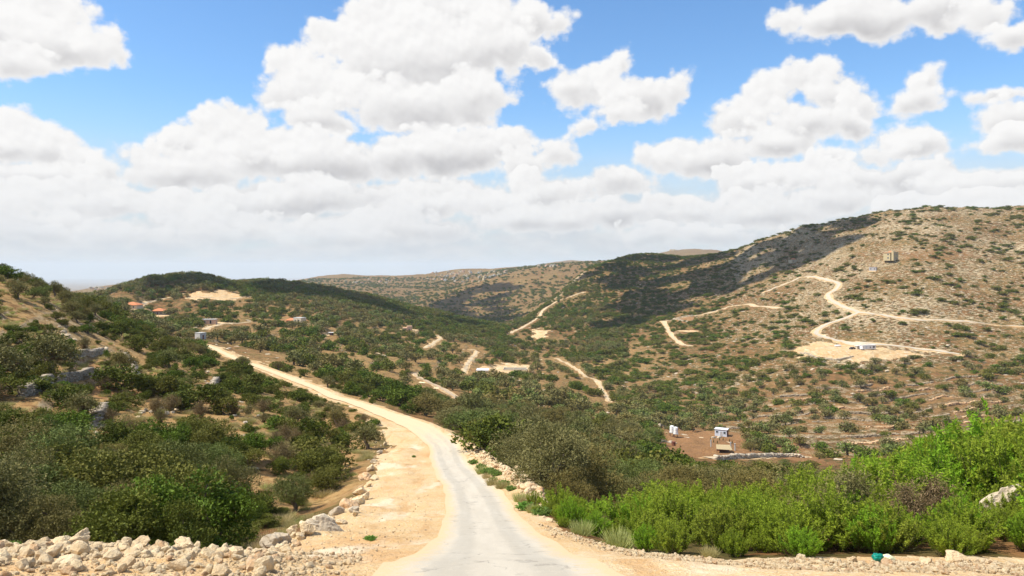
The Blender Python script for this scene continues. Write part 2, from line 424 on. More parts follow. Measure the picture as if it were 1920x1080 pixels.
# flat pads under buildings and yards: (px, py, range, radius, blend)
PADS = [(1353,817,(240,340),9,5),(1262,826,(240,340),7,5),(1348,846,(180,300),5,3),(1625,656,(380,560),9,6),(1575,653,(380,560),14,6),
        (1672,488,(520,720),11,6),(1636,505,(500,700),7,5),(1485,492,(600,900),8,5),(300,592,(420,800),9,5),(250,580,(420,800),10,6),
        (556,608,(350,650),11,5),(763,619,(450,750),10,5),(960,692,(350,560),12,5),(905,699,(350,520),7,4),(1290,580,(420,720),10,6),(400,606,(350,620),9,4),(376,634,(220,340),5,3),(622,628,(350,560),5,3)]
pads = []
for px, py, dr, r_, b_ in PADS:
    x, y = hit(px, py, base_z, *dr); pads.append((x, y, float(base_z(np.array([x]), np.array([y]))[0]), r_, b_))

# ------------------------------------------------------------------ terrain grid (polar about the viewpoint, closed all round)
th_f = np.radians(np.arange(-40.0, 40.001, 0.085))
th_s = np.radians(np.concatenate([np.linspace(40.5, 60, 30), np.linspace(62, 179, 50)]))
TH = np.concatenate([-th_s[::-1], th_f, th_s])
def geo(a, b, q): return list(np.exp(np.arange(math.log(a), math.log(b), q)))
RR = np.array(geo(1.2, 11, .06) + geo(11, 120, .0085) + geo(120, 620, .0034) + geo(620, 1250, .0042) + geo(1250, 2600, .008) + geo(2600, 6500, .011) + geo(6500, 46000, .06) + [46000.])
TX, RG = np.meshgrid(TH, RR, indexing='ij')
GX = RG * np.sin(TX); GY = RG * np.cos(TX)
GZ = tz(GX.ravel(), GY.ravel()).reshape(GX.shape)
print('grid', GX.shape, 't', round(time.time() - T0, 1))

# terraces: flights of level strips held by low stone walls
def ppx(X, Y): return CX + FPX * X / np.maximum(Y, .1)
def ppy(Z, Y): return HY - FPX * Z / np.maximum(Y, .1)
PX = ppx(GX, GY); PY = ppy(GZ, GY)
front = GY > 5
tm1 = sstep(PX, 1330, 1420) * sstep(GY, 235, 260) * (1 - sstep(GY, 405, 440)) * front
tm2 = sstep(PX, 1180, 1260) * (1 - sstep(PX, 1380, 1440)) * sstep(GY, 300, 330) * (1 - sstep(GY, 400, 470)) * front
tm3 = (1 - sstep(PX, 900, 960)) * sstep(PX, 380, 450) * sstep(GY, 300, 350) * (1 - sstep(GY, 640, 700)) * front * .75
tm4 = sstep(PX, 1500, 1600) * sstep(GY, 440, 470) * (1 - sstep(GY, 600, 700)) * front * .35
tm5 = (1 - sstep(PX, 250, 330)) * sstep(GY, 48, 60) * (1 - sstep(GY, 100, 120)) * front * .7
def terr(Z, h, wall=.22, s=0):
    q = (Z + .35 * fbm(GX / 30, GY / 30, 40 + s, 2)) / h
    b = np.floor(q); f = q - b
    return (np.where(f < 1 - wall, f * .18 / (1 - wall), .18 + (f - (1 - wall)) / wall * .82) - f) * h
Z0 = GZ
TSP = 12.5
def twob(X): return 15 * fbm(X / 85, X * 0, 44, 2) + 2.2 * fbm(X / 15, X * 0, 45, 2)
def strips(X, Y, h):
    q = (Y + twob(X)) / TSP; f = q - np.floor(q)
    return (np.where(f < .84, f * .12 / .84, .12 + (f - .84) / .16 * .88) - f) * h
GZ = GZ + np.clip(tm1 + tm2, 0, 1) * strips(GX, GY, 3.5)
lm_ = sstep(PX, 1120, 1300) * sstep(GY, 400, 450) * (1 - sstep(GY, 1000, 1250)) * front * sstep(fbm(GX / 45, GY / 45, 46, 2), -.6, .3)
q_ = (GY + 26 * fbm(GX / 120, GY / 300, 47, 3) + 5 * fbm(GX / 22, GY / 22, 48, 2)) / 9.; f_ = q_ - np.floor(q_)
GZ = GZ + lm_ * (np.where(f_ < .8, f_ * .25 / .8, .25 + (f_ - .8) / .2 * .75) - f_) * 2.0 + tm3 * terr(Z0, 2.6, .25, 2) + tm4 * terr(Z0, 3.0, .3, 3) + tm5 * terr(Z0, 1.3, .3, 4)

BARE = np.zeros_like(GZ)       # bulldozed pale earth
NEARRD = np.zeros_like(GZ)
def carve(GX, GY, GZ, xy, z, hw, bw, bare, near):
    x0, x1 = xy[:, 0].min() - hw * 4 - bw, xy[:, 0].max() + hw * 4 + bw
    y0, y1 = xy[:, 1].min() - hw * 4 - bw, xy[:, 1].max() + hw * 4 + bw
    m_ = np.nonzero((GX > x0) & (GX < x1) & (GY > y0) & (GY < y1) & front)
    gx, gy = GX[m_], GY[m_]
    best = np.full(gx.shape, 1e9); bz = np.zeros(gx.shape)
    for i in range(len(xy) - 1):
        a, b = xy[i], xy[i + 1]; d = b - a; L2 = d @ d + 1e-9
        rr_ = hw + bw + 4 + math.sqrt(L2)
        s_ = np.nonzero((np.abs(gx - a[0]) < rr_ * 1.5) & (np.abs(gy - a[1]) < rr_ * 1.5))[0]
        if len(s_) == 0: continue
        t = np.clip(((gx[s_] - a[0]) * d[0] + (gy[s_] - a[1]) * d[1]) / L2, 0, 1)
        dd = np.hypot(gx[s_] - a[0] - t * d[0], gy[s_] - a[1] - t * d[1])
        zz = z[i] + (z[i + 1] - z[i]) * t
        u_ = dd < best[s_]
        best[s_[u_]] = dd[u_]; bz[s_[u_]] = zz[u_]
    return m_, best, bz
for r_ in rd:
    m_, best, bz = carve(GX, GY, GZ, r_['xy'], r_['z'], r_['hw'], r_['bw'], 0, r_['near'])
    wob = 1 + .35 * vn(GX[m_] / 7, GY[m_] / 7, 9)
    w_ = (1 - sstep(best, r_['hw'] + .6, r_['hw'] + r_['bw'])) * (1 if r_['near'] else .4)
    z_ = GZ[m_]; GZ[m_] = z_ * (1 - w_) + bz * w_
    if r_['near']: NEARRD[m_] = 1 - sstep(best, 2.4, 3.2)
    w2 = 1 - sstep(best, (r_['hw'] + .2) * wob, (r_['hw'] + (r_['bw'] * .9 if r_['near'] else (3.0 if r_['name'] == 'hill_road' else 1.6))) * wob)
    BARE[m_] = np.maximum(BARE[m_], w2)
for (x, y, z, r_, b_) in pads:
    d = np.hypot(GX - x, GY - y); w_ = 1 - sstep(d, r_, r_ + b_)
    GZ = GZ * (1 - w_) + z * w_
    if not (100 < y < 345): BARE = np.maximum(BARE, (1 - sstep(d + 3 * vn(GX / 4, GY / 4, 33), r_ * .7, r_ + b_)) * .7)
PY = ppy(GZ, GY)

def inpoly(x, y, poly):
    c_ = np.zeros(x.shape, dtype=bool); n_ = len(poly); j = n_ - 1
    for i in range(n_):
        xi, yi = poly[i]; xj, yj = poly[j]
        c_ ^= ((yi > y) != (yj > y)) & (x < (xj - xi) * (y - yi) / (yj - yi + 1e-9) + xi)
        j = i
    return c_
# the bulldozed lay-by beside the road, rubble bank and verge in the foreground (plan shapes through surveyed points)
def plan(pts): return [((px - CX) / FPX * Y, Y) for px, py, Y in pts]
DIRT = plan([(-700,0,6),(-700,0,19),(0,0,19.5),(240,0,19.5),(400,0,20),(500,0,23),(560,0,28),(620,0,34),(660,0,42),(690,0,52),(712,0,66),(728,0,84),(705,0,104),(690,0,122),(640,0,140),(560,0,172),(500,0,208),(430,0,252),(395,0,262),(380,0,300),(400,0,310),(450,0,270),(510,0,238),(580,0,206),(660,0,170),(750,0,140),(810,0,118),(862,0,104),(868,0,92),(880,0,84),(925,0,64),(985,0,46),(1035,0,36),(1020,0,32),(1070,0,26),(1160,0,22),(1250,0,20.2),(1400,0,19),(1600,0,18.2),(1900,0,18),(2600,0,18),(2600,0,6)])
BUSHY = None
wx = GX + .25 * vn(GX * 1.3, GY * 1.3, 50) + .012 * GY * vn(GX / 3, GY / 3, 51); wy = GY + .03 * GY * vn(GX / 3, GY / 3, 52)
dm = inpoly(wx, wy, DIRT) & front
BARE = np.maximum(BARE, dm * 1.0)
BARE[GY < 6] = 1
# little heaps on the dirt
GZ = GZ + dm * (1 - NEARRD) * (.035 * fbm(GX / .5, GY / .5, 60, 3) + .05 * fbm(GX / 1.6, GY / 1.6, 61, 2)) * (GY < 130) * (GY > 3)
# piled rubble along the left berm and the right bank
def bump(px, Y, rx, ry, h):
    x = (px - CX) / FPX * Y
    return h * np.exp(-((GX - x) / rx) ** 2 - ((GY - Y) / ry) ** 2)
for px, Y, rx, ry, h in [(30,18.2,2.2,1.1,.08),(170,18,1.3,.9,.12),(300,18.2,1.2,.8,.08),(560,26,1.4,1.2,.35),(640,34,1.5,2,.3),(690,48,1.5,4,.3),
                         (880,80,1.6,6,.5),(915,66,1.6,6,.6),(950,56,1.6,5,.6),(985,47,1.6,4,.6),(1012,41,1.3,2.5,.6)]:
    GZ = GZ + bump(px, Y, rx, ry, h)
# red earth yards
RED = np.zeros_like(GZ)
PX = ppx(GX, GY); PY = ppy(GZ, GY)
wpx = PX + 8 * vn(GX / 6, GY / 6, 70); wpy = PY + 5 * vn(GX / 6, GY / 6, 71)
def yard(poly, y0, y1, red=0, bare=0):
    m_ = inpoly(wpx, wpy, poly) & (GY > y0) & (GY < y1)
    RED[m_] = np.maximum(RED[m_], red); BARE[m_] = np.maximum(BARE[m_], bare)
yard([(1218,800),(1300,798),(1340,806),(1400,812),(1500,830),(1560,850),(1540,862),(1400,860),(1300,858),(1225,832)], 180, 380, red=.75)
yard([(1200,750),(1500,700),(1900,720),(1900,800),(1600,800),(1450,830),(1200,800)], 240, 460, red=.28)
yard([(1480,655),(1530,640),(1600,648),(1680,655),(1740,660),(1700,672),(1600,678),(1500,668)], 380, 560, bare=.85, red=.3)
yard([(1245,580),(1290,562),(1345,552),(1345,572),(1300,590),(1310,604),(1280,606),(1250,600)], 400, 800, red=.9)
yard([(1680,472),(1800,468),(1850,478),(1760,486),(1690,488)], 500, 760, red=.4, bare=.1)
yard([(895,690),(940,682),(995,685),(995,698),(930,700)], 330, 560, bare=1)
yard([(340,548),(420,545),(470,552),(440,562),(360,566)], 450, 800, bare=.6, red=.5)
yard([(530,595),(575,592),(590,610),(520,612)], 300, 700, red=.8)
yard([(640,540),(650,543),(658,551),(646,549)], 600, 1000, bare=1)
yard([(848,590),(860,592),(858,600),(846,598)], 500, 1000, bare=1)
yard([(10,700),(180,672),(200,700),(170,712),(40,735),(0,745)], 45, 110, red=.5)
yard([(170,700),(260,680),(300,720),(240,760),(150,740)], 45, 110, red=.6)
yard([(1000,616),(1028,620),(1020,634),(1000,636)], 500, 900, bare=.9)

nT, nR = GX.shape
V = np.stack([GX, GY, GZ], -1).reshape(-1, 3)
V = np.vstack([V, [[0, 0, -1.75]]])
I = np.arange(nT * nR).reshape(nT, nR)
I2 = np.roll(I, -1, axis=0)
Fq = np.stack([I[:, :-1], I[:, 1:], I2[:, 1:], I2[:, :-1]], -1).reshape(-1, 4)
Fc = np.stack([I[:, 0], I2[:, 0], np.full(nT, nT * nR), np.full(nT, nT * nR)], -1)
thI = np.arange(nT)
# landscape character fields (rockiness of the right-hand slope, scrub density elsewhere)
ROCK = sstep(PX, 1150, 1500) * sstep(GY, 380, 470) * (1 - sstep(GY, 1200, 1500)) * front
ROCK = np.maximum(ROCK, .55 * sstep(PX, 900, 1300) * sstep(GY, 250, 420) * (1 - sstep(GY, 3000, 4000)) * front)
ROCK = np.maximum(ROCK, .35 * (1 - sstep(PX, 250, 450)) * sstep(GY, 40, 60) * (1 - sstep(GY, 150, 260)) * front)
GOLD = (1 - sstep(PX, 640, 760)) * sstep(GY, 38, 50) * (1 - sstep(GY, 220, 330)) * front
GOLD = np.maximum(GOLD, .55 * sstep(PX, 380, 500) * (1 - sstep(PX, 1150, 1300)) * sstep(GY, 200, 300) * (1 - sstep(GY, 640, 760)) * front)
pad1 = lambda a: np.concatenate([a.ravel(), [0]])
def ground(X, Y):
    X = np.atleast_1d(np.asarray(X, dtype=np.float64)); Y = np.atleast_1d(np.asarray(Y, dtype=np.float64))
    th = np.arctan2(X, Y); r = np.hypot(X, Y)
    return bil(GZ, np.interp(th, TH, thI), np.interp(r, RR, np.arange(nR)))
def sample(T, X, Y):
    return bil(T, np.interp(np.arctan2(X, Y), TH, thI), np.interp(np.hypot(X, Y), RR, np.arange(nR)))
def at(px, py, ymin=10, ymax=6000):
    x, y = hit(px, py, ground, ymin, ymax)
    return float(x), float(y), float(ground(x, y)[0])
print('relief', round(time.time() - T0, 1))
# ------------------------------------------------------------------ materials
def new_mat(name):
    m_ = bpy.data.materials.new(name); m_.use_nodes = True
    t = m_.node_tree; t.nodes.clear()
    N = NT(t)
    out = t.nodes.new('ShaderNodeOutputMaterial')
    b = t.nodes.new('ShaderNodeBsdfPrincipled'); t.links.new(b.outputs[0], out.inputs[0])
    b.inputs['Roughness'].default_value = .9
    b.inputs['Specular IOR Level'].default_value = .2
    return m_, N, b, out
def geo_pos(N):
    g = N.n.new('ShaderNodeNewGeometry'); return g.outputs['Position'], g
def bump_to(N, b, h, dist, strength=1.0):
    bn = N.n.new('ShaderNodeBump'); bn.inputs['Distance'].default_value = dist; bn.inputs['Strength'].default_value = strength
    N.put(bn.inputs['Height'], h); N.put(b.inputs['Normal'], bn.outputs[0])

def ground_material():
    m_, N, b, out = new_mat('hillside_ground')
    pos, g = geo_pos(N)
    bare = N.attr('bare'); rock = N.attr('rock'); red = N.attr('red'); near = N.attr('near')
    nz = N.n.new('ShaderNodeSeparateXYZ'); N.put(nz.inputs[0], g.outputs['Normal']); up = nz.outputs[2]
    strat = N.vm('MULTIPLY', pos, (1, 1, 3.2))
    nA = N.noise(pos, .02, 4, .6); nB = N.noise(strat, .11, 5, .65); nC = N.noise(strat, .42, 5, .7); nD = N.noise(pos, 2.2, 5, .7)
    nE = N.noise(pos, 14., 3, .65)
    soil = N.mix(N.smooth(nB, .35, .65), (.165, .080, .030, 1), (.27, .142, .058, 1))
    soil = N.mix(N.smooth(nC, .45, .7, 0, .8), soil, (.12, .072, .036, 1))
    dry = N.mix(N.smooth(nD, .3, .7), (.20, .118, .046, 1), (.31, .20, .085, 1))
    c = N.mix(N.smooth(nA, .40, .62), soil, dry)
    # low grey-brown phrygana and green herbs
    herb = N.mix(N.smooth(nD, .35, .65), (.055, .060, .016, 1), (.125, .092, .034, 1))
    nH = N.noise(N.vm('ADD', strat, (31, 7, 0)), .20, 5, .68)
    c = N.mix(N.smooth(nH, .47, .56, 0, .9), c, herb)
    gold = N.attr('gold')
    goldc = N.mix(N.smooth(nD, .3, .7), (.31, .175, .068, 1), (.46, .31, .135, 1))
    c = N.mix(N.m('MULTIPLY', gold, N.smooth(nC, .36, .54, .15, .95)), c, goldc)
    # red earth
    redc = N.mix(N.smooth(nD, .3, .7), (.25, .115, .05, 1), (.35, .20, .095, 1))
    c = N.mix(N.m('MULTIPLY', red, N.smooth(nB, .2, .5, .6, 1.)), c, redc)
    # limestone ledges: blobs stretched along the contour
    vk = N.voro(N.vm('ADD', strat, N.vm('MULTIPLY', N.noise(pos, .6, 3, .6, out=1), (1.6, 1.6, 1.6))), .34, 'F1')
    nR = N.noise(N.vm('MULTIPLY', pos, (1, 1, 5)), .30, 7, .72)
    stone = N.mix(N.smooth(nD, .35, .65), (.34, .26, .155, 1), (.54, .435, .28, 1))
    thr = N.m('ADD', nR, N.m('MULTIPLY', rock, .155))
    thr = N.m('SUBTRACT', thr, N.m('MULTIPLY', vk, .06))
    thr = N.m('ADD', thr, N.m('MULTIPLY', N.m('SUBTRACT', N.noise(pos, .013, 3, .6), .52), .30))
    rk = N.smooth(thr, .632, .66)
    steep = N.m('MULTIPLY', N.smooth(up, .93, .80), N.smooth(nC, .38, .55))
    rk = N.m('MAXIMUM', rk, N.m('MULTIPLY', steep, .8))
    rk = N.m('MULTIPLY', rk, N.m('SUBTRACT', 1.0, N.m('MULTIPLY', red, .7)))
    c = N.mix(rk, c, stone)
    # bulldozed pale earth and crushed limestone
    dirt = N.mix(N.smooth(nB, .35, .65), (.56, .375, .18, 1), (.64, .49, .30, 1))
    dirt = N.mix(N.smooth(nD, .42, .62), dirt, (.60, .40, .19, 1))
    dirt = N.mix(N.smooth(nE, .50, .66, 0, .8), dirt, (.69, .59, .42, 1))
    dirt = N.mix(N.m('MULTIPLY', N.smooth(N.noise(pos, .16, 4, .6), .52, .66), .6), dirt, (.55, .31, .13, 1))
    rut = N.noise(N.vm('MULTIPLY', pos, (1.0, .10, 1.0)), .9, 5, .65)
    dirt = N.mix(N.smooth(rut, .50, .68, 0, .65), dirt, (.50, .29, .125, 1))
    dirt = N.mix(N.smooth(N.noise(N.vm('MULTIPLY', pos, (1, .3, 1)), .35, 4, .6), .55, .68, 0, .7), dirt, (.72, .62, .46, 1))
    edge = N.m('ADD', bare, N.m('MULTIPLY', N.m('SUBTRACT', nD, .5), .7))
    c = N.mix(N.smooth(edge, .38, .62), c, dirt)
    N.put(b.inputs['Base Color'], c)
    b.inputs['Roughness'].default_value = .95; b.inputs['Specular IOR Level'].default_value = .1
    hgt = N.m('ADD', N.m('MULTIPLY', rk, .5), N.m('ADD', N.m('MULTIPLY', nC, .6), N.m('MULTIPLY', nR, 1.2)))
    bn = N.n.new('ShaderNodeBump'); bn.inputs['Strength'].default_value = .8; bn.inputs['Distance'].default_value = 1.0
    N.put(bn.inputs['Height'], N.m('MULTIPLY', hgt, N.m('SUBTRACT', 1.0, near)))
    b2 = N.n.new('ShaderNodeBump'); b2.inputs['Strength'].default_value = .9; b2.inputs['Distance'].default_value = .09
    N.put(b2.inputs['Height'], N.m('ADD', nE, N.m('MULTIPLY', nD, 1.5))); N.put(b2.inputs['Normal'], bn.outputs[0])
    N.put(b.inputs['Normal'], b2.outputs[0])
    return m_

def road_material(name, c1, c2, dust):
    m_, N, b, out = new_mat(name)
    pos, g = geo_pos(N)
    across = N.attr('across'); along = N.attr('along')
    cx_ = N.n.new('ShaderNodeCombineXYZ'); N.put(cx_.inputs[0], N.m('MULTIPLY', across, 2.0)); N.put(cx_.inputs[1], N.m('MULTIPLY', along, .16))
    n1 = N.noise(cx_.outputs[0], 1.3, 5, .6); n2 = N.noise(pos, 5., 5, .7); n3 = N.noise(pos, 28., 2, .6)
    c = N.mix(N.smooth(n1, .35, .65), c1, c2)
    c = N.mix(N.smooth(n2, .5, .75, 0, .35), c, dust)
    aa = N.m('ABSOLUTE', across)
    tr = N.m('ABSOLUTE', N.m('SUBTRACT', aa, .42))
    lane = N.m('MULTIPLY', N.smooth(tr, .24, .08), N.smooth(n1, .3, .6, .3, .9))
    c = N.mix(N.m('MULTIPLY', N.m('SUBTRACT', 1.0, lane), .45), c, dust)
    npz = N.noise(pos, 1.1, 4, .6)
    crk = N.voro(N.vm('ADD', pos, N.vm('MULTIPLY', N.noise(pos, 2.5, 3, .6, out=1), (.5, .5, .5))), .45, 'DISTANCE_TO_EDGE')
    c = N.mix(N.m('MULTIPLY', N.smooth(crk, .018, .004), N.smooth(npz, .45, .60, 0, .6)), c, (.22, .20, .17, 1))
    c = N.mix(N.smooth(npz, .62, .68, 0, .55), c, (.27, .25, .215, 1))
    e = N.smooth(N.m('ADD', aa, N.m('MULTIPLY', N.m('SUBTRACT', n2, .5), .9)), .58, .98)
    c = N.mix(N.m('MULTIPLY', e, .95), c, (.57, .43, .25, 1))
    c = N.mix(N.smooth(n3, .62, .74, 0, .3), c, (.36, .34, .30, 1))
    if name == 'dusty_asphalt': c = N.mix(N.smooth(N.m('ADD', along, N.m('MULTIPLY', n1, 30)), 78, 115, 0, .9), c, (.60, .46, .28, 1))
    N.put(b.inputs['Base Color'], c)
    bump_to(N, b, N.m('ADD', n3, N.m('MULTIPLY', n2, 1.5)), .012, .7)
    return m_

def leaf_material(name, c1, c2, c3, trans=.35, rough=.55, hue=.5):
    m_, N, b, out = new_mat(name)
    tint = N.attr('tint')
    oi = N.n.new('ShaderNodeObjectInfo')
    tco = N.n.new('ShaderNodeTexCoord')
    nn = N.noise(tco.outputs['Object'], 1.1, 3, .6)
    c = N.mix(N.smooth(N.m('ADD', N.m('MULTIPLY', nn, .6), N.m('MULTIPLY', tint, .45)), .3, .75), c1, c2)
    c = N.mix(N.m('MULTIPLY', N.smooth(oi.outputs['Random'], .45, .95), hue * 1.25), c, c3)
    c = N.mix(N.smooth(oi.outputs['Random'], .38, .05, 0, .75), c, N.vm('MULTIPLY', c, (.80, 1.22, .75)))
    N.put(b.inputs['Base Color'], c)
    b.inputs['Roughness'].default_value = rough + .15; b.inputs['Specular IOR Level'].default_value = .12
    tr = N.n.new('ShaderNodeBsdfTranslucent'); N.put(tr.inputs[0], N.mix(.5, c, (.30, .36, .06, 1)))
    mx = N.n.new('ShaderNodeMixShader'); mx.inputs[0].default_value = trans
    N.l.new(b.outputs[0], mx.inputs[1]); N.l.new(tr.outputs[0], mx.inputs[2]); N.l.new(mx.outputs[0], out.inputs[0])
    return m_
def bark_material(name, c1, c2):
    m_, N, b, out = new_mat(name)
    tco = N.n.new('ShaderNodeTexCoord')
    n1 = N.noise(N.vm('MULTIPLY', tco.outputs['Object'], (1, 1, .3)), 9, 4, .7)
    N.put(b.inputs['Base Color'], N.mix(N.smooth(n1, .35, .65), c1, c2))
    bump_to(N, b, n1, .03, 1.)
    return m_
def stone_material(name, c1, c2, c3, lich=.35, sc=1.0):
    m_, N, b, out = new_mat(name)
    tco = N.n.new('ShaderNodeTexCoord'); oi = N.n.new('ShaderNodeObjectInfo')
    o_ = N.vm('ADD', tco.outputs['Object'], N.vm('MULTIPLY', oi.outputs['Location'], (.37, .37, .37)))
    n1 = N.noise(o_, 1.7 * sc, 5, .65); n2 = N.noise(o_, 9. * sc, 5, .7)
    c = N.mix(N.smooth(n1, .35, .65), c1, c2)
    c = N.mix(N.smooth(n2, .52, .68, 0, lich), c, c3)
    c = N.mix(N.m('MULTIPLY', oi.outputs['Random'], .35), c, c3)
    N.put(b.inputs['Base Color'], c)
    bump_to(N, b, N.m('ADD', n1, N.m('MULTIPLY', n2, .4)), .12, .8)
    return m_
def flat_material(name, c, c2=None, rough=.7, sc=1.5, spec=.3, metal=0., bump=0.):
    m_, N, b, out = new_mat(name)
    tco = N.n.new('ShaderNodeTexCoord')
    n1 = N.noise(tco.outputs['Object'], sc, 5, .65); n2 = N.noise(N.vm('MULTIPLY', tco.outputs['Object'], (1, 1, .25)), sc * 3.1, 3, .6)
    c2 = c2 or tuple(x * .72 for x in c[:3]) + (1,)
    N.put(b.inputs['Base Color'], N.mix(N.smooth(N.m('ADD', N.m('MULTIPLY', n1, .6), N.m('MULTIPLY', n2, .4)), .42, .66), c, c2))
    b.inputs['Roughness'].default_value = rough; b.inputs['Specular IOR Level'].default_value = spec; b.inputs['Metallic'].default_value = metal
    if bump: bump_to(N, b, n1, bump, 1.)
    return m_
MAT = dict(
 ground=ground_material(),
 road=road_material('dusty_asphalt', (.345, .315, .26, 1), (.43, .395, .33, 1), (.58, .52, .42, 1)),
 hill_road=road_material('grey_asphalt', (.38, .35, .29, 1), (.46, .42, .35, 1), (.52, .43, .31, 1)),
 dirt_track=road_material('pale_track', (.43, .33, .20, 1), (.51, .40, .255, 1), (.58, .48, .33, 1)),
 terrace_track=road_material('brown_track', (.34, .25, .17, 1), (.44, .34, .23, 1), (.52, .40, .26, 1)),
)
MAT['stream_bed'] = MAT['dirt_track']
# ------------------------------------------------------------------ ground sheet and roads
near_a = 1 - sstep(RG, 60, 200)
tag(mesh_np('ground', np.stack([GX, GY, GZ], -1).reshape(-1, 3), Fq[:, ::-1], mat=MAT['ground'], smooth=True,
        attrs=dict(bare=BARE, rock=ROCK, red=RED, gold=GOLD, near=near_a)), kind='structure')
def ribbon(r_):
    xy, hw = r_['xy'], r_['hw']
    d = np.gradient(xy, axis=0); d /= np.linalg.norm(d, axis=1)[:, None] + 1e-9
    nrm = np.stack([d[:, 1], -d[:, 0]], 1)
    K = 9; A_ = np.linspace(-1, 1, K)
    n_ = len(xy)
    wl = hw * (1 + .07 * vn(np.arange(n_) * .31, np.zeros(n_), 5) + .05 * vn(np.arange(n_) * 1.1, np.zeros(n_), 15)); wr = hw * (1 + .07 * vn(np.arange(n_) * .27, np.zeros(n_), 6) + .05 * vn(np.arange(n_) * .9, np.zeros(n_), 16))
    if r_['near']:
        fl = 1 - sstep(xy[:, 1], 14, 30); wl = wl * (1 + .40 * fl); wr = wr * (1 + .18 * fl)
        wl = wl * (1 + .25 * np.exp(-((xy[:, 1] - 100) / 14) ** 2)); wr = wr * (1 + .1 * np.exp(-((xy[:, 1] - 97) / 10) ** 2))
    if r_['name'] == 'dirt_track': wl = wl * (1 + .28 * vn(np.arange(n_) * .45, np.zeros(n_), 21)); wr = wr * (1 + .28 * vn(np.arange(n_) * .38, np.zeros(n_), 22))
    if r_['near']: tp_ = 1 - .3 * sstep(xy[:, 1], 110, 160); wl = wl * tp_; wr = wr * tp_
    P_ = []
    for k, a in enumerate(A_):
        w_ = np.where(a < 0, wl, wr)
        p = xy + nrm * (a * w_)[:, None]
        z = ground(p[:, 0], p[:, 1]) + (.03 if r_['near'] else .2)
        if r_['near']: z = z + np.clip((np.hypot(p[:, 0], p[:, 1]) - 60) / 100, 0, 1) * .10
        P_.append(np.column_stack([p, z]))
    V_ = np.stack(P_, 1).reshape(-1, 3)
    I_ = np.arange(n_ * K).reshape(n_, K)
    F_ = np.stack([I_[:-1, :-1], I_[:-1, 1:], I_[1:, 1:], I_[1:, :-1]], -1).reshape(-1, 4)
    ac = np.tile(A_, n_); al = np.repeat(np.concatenate([[0], np.cumsum(np.linalg.norm(np.diff(xy, axis=0), axis=1))]), K)
    o = mesh_np(r_['name'], V_, F_, mat=MAT[r_['name']], smooth=True, attrs=dict(across=ac, along=al))
    tag(o, kind='structure')
    bpy.context.view_layer.update()
    if o.data.polygons[0].normal.z < 0: o.data.flip_normals()
    return o
for r_ in rd: ribbon(r_)
print('ground', round(time.time() - T0, 1))
# ------------------------------------------------------------------ foliage builders
rng = np.random.default_rng(11)
def unit(v): return v / (np.linalg.norm(v, axis=-1, keepdims=True) + 1e-9)
def leaf_quads(c_, L, Wd, rg, d=None, tint=None):
    n_ = len(c_)
    if d is None: d = unit(rg.normal(size=(n_, 3)))
    s_ = unit(np.cross(d, unit(rg.normal(size=(n_, 3)))))
    L = np.broadcast_to(L, (n_,))[:, None]; Wd = np.broadcast_to(Wd, (n_,))[:, None]
    V_ = np.stack([c_ - d * L / 2, c_ + s_ * Wd / 2, c_ + d * L / 2, c_ - s_ * Wd / 2], 1).reshape(-1, 3)
    F_ = np.arange(n_ * 4).reshape(-1, 4)
    t = rg.random(n_) if tint is None else tint
    return V_, F_, np.repeat(t, 4)
def tube(P_, r0, r1, k=5):
    """tapered limb along points"""
    P_ = np.asarray(P_, float); n_ = len(P_)
    d = np.gradient(P_, axis=0); d = unit(d)
    a = unit(np.cross(d, np.array([.31, .17, .93]))); b = np.cross(d, a)
    rr_ = np.linspace(r0, r1, n_)[:, None, None]
    an = np.linspace(0, 2 * np.pi, k, endpoint=False)
    V_ = P_[:, None] + rr_ * (a[:, None] * np.cos(an)[None, :, None] + b[:, None] * np.sin(an)[None, :, None])
    V_ = V_.reshape(-1, 3); I_ = np.arange(n_ * k).reshape(n_, k); J = np.roll(I_, -1, 1)
    F_ = np.stack([I_[:-1], J[:-1], J[1:], I_[1:]], -1).reshape(-1, 4)
    return V_, F_
def joinm(parts):
    Vs, Fs, Ts, o_ = [], [], [], 0
    for p in parts:
        Vs.append(p[0]); Fs.append(p[1] + o_); Ts.append(p[2] if len(p) > 2 else np.zeros(len(p[0]))); o_ += len(p[0])
    return np.vstack(Vs), np.vstack(Fs), np.concatenate(Ts)
def limb(a, b, rg, n_=5, w=.08):
    a, b = np.array(a, float), np.array(b, float); t = np.linspace(0, 1, n_)[:, None]
    P_ = a + (b - a) * t; L = np.linalg.norm(b - a)
    P_[1:-1] += rg.normal(size=(n_ - 2, 3)) * L * w
    return P_
def crown(rg, lobes, n_, size, elong=.55, shell=(.55, 1.05), up=.25, tvar=.5):
    lobes = np.array(lobes); w_ = lobes[:, 3] ** 2; w_ /= w_.sum()
    li = rg.choice(len(lobes), n_, p=w_)
    d = unit(rg.normal(size=(n_, 3)) + np.array([0, 0, up]))
    rad = shell[0] + (shell[1] - shell[0]) * rg.random(n_) ** .55
    # lumpy surface: sprays of leaves around random twig tips
    c_ = lobes[li, :3] + d * (rad * lobes[li, 3])[:, None] * np.array([1, 1, .85])
    c_ += rg.normal(size=(n_, 3)) * size * .5
    tl = rg.random(len(lobes))
    tint = np.clip(tl[li] * tvar + rg.random(n_) * (1 - tvar), 0, 1)
    keep = c_[:, 2] > .02
    c_, tint = c_[keep], tint[keep]; m_ = len(c_)
    sz = size * (.7 + .6 * rg.random(m_))
    return leaf_quads(c_, sz, sz * elong, rg, tint=tint)
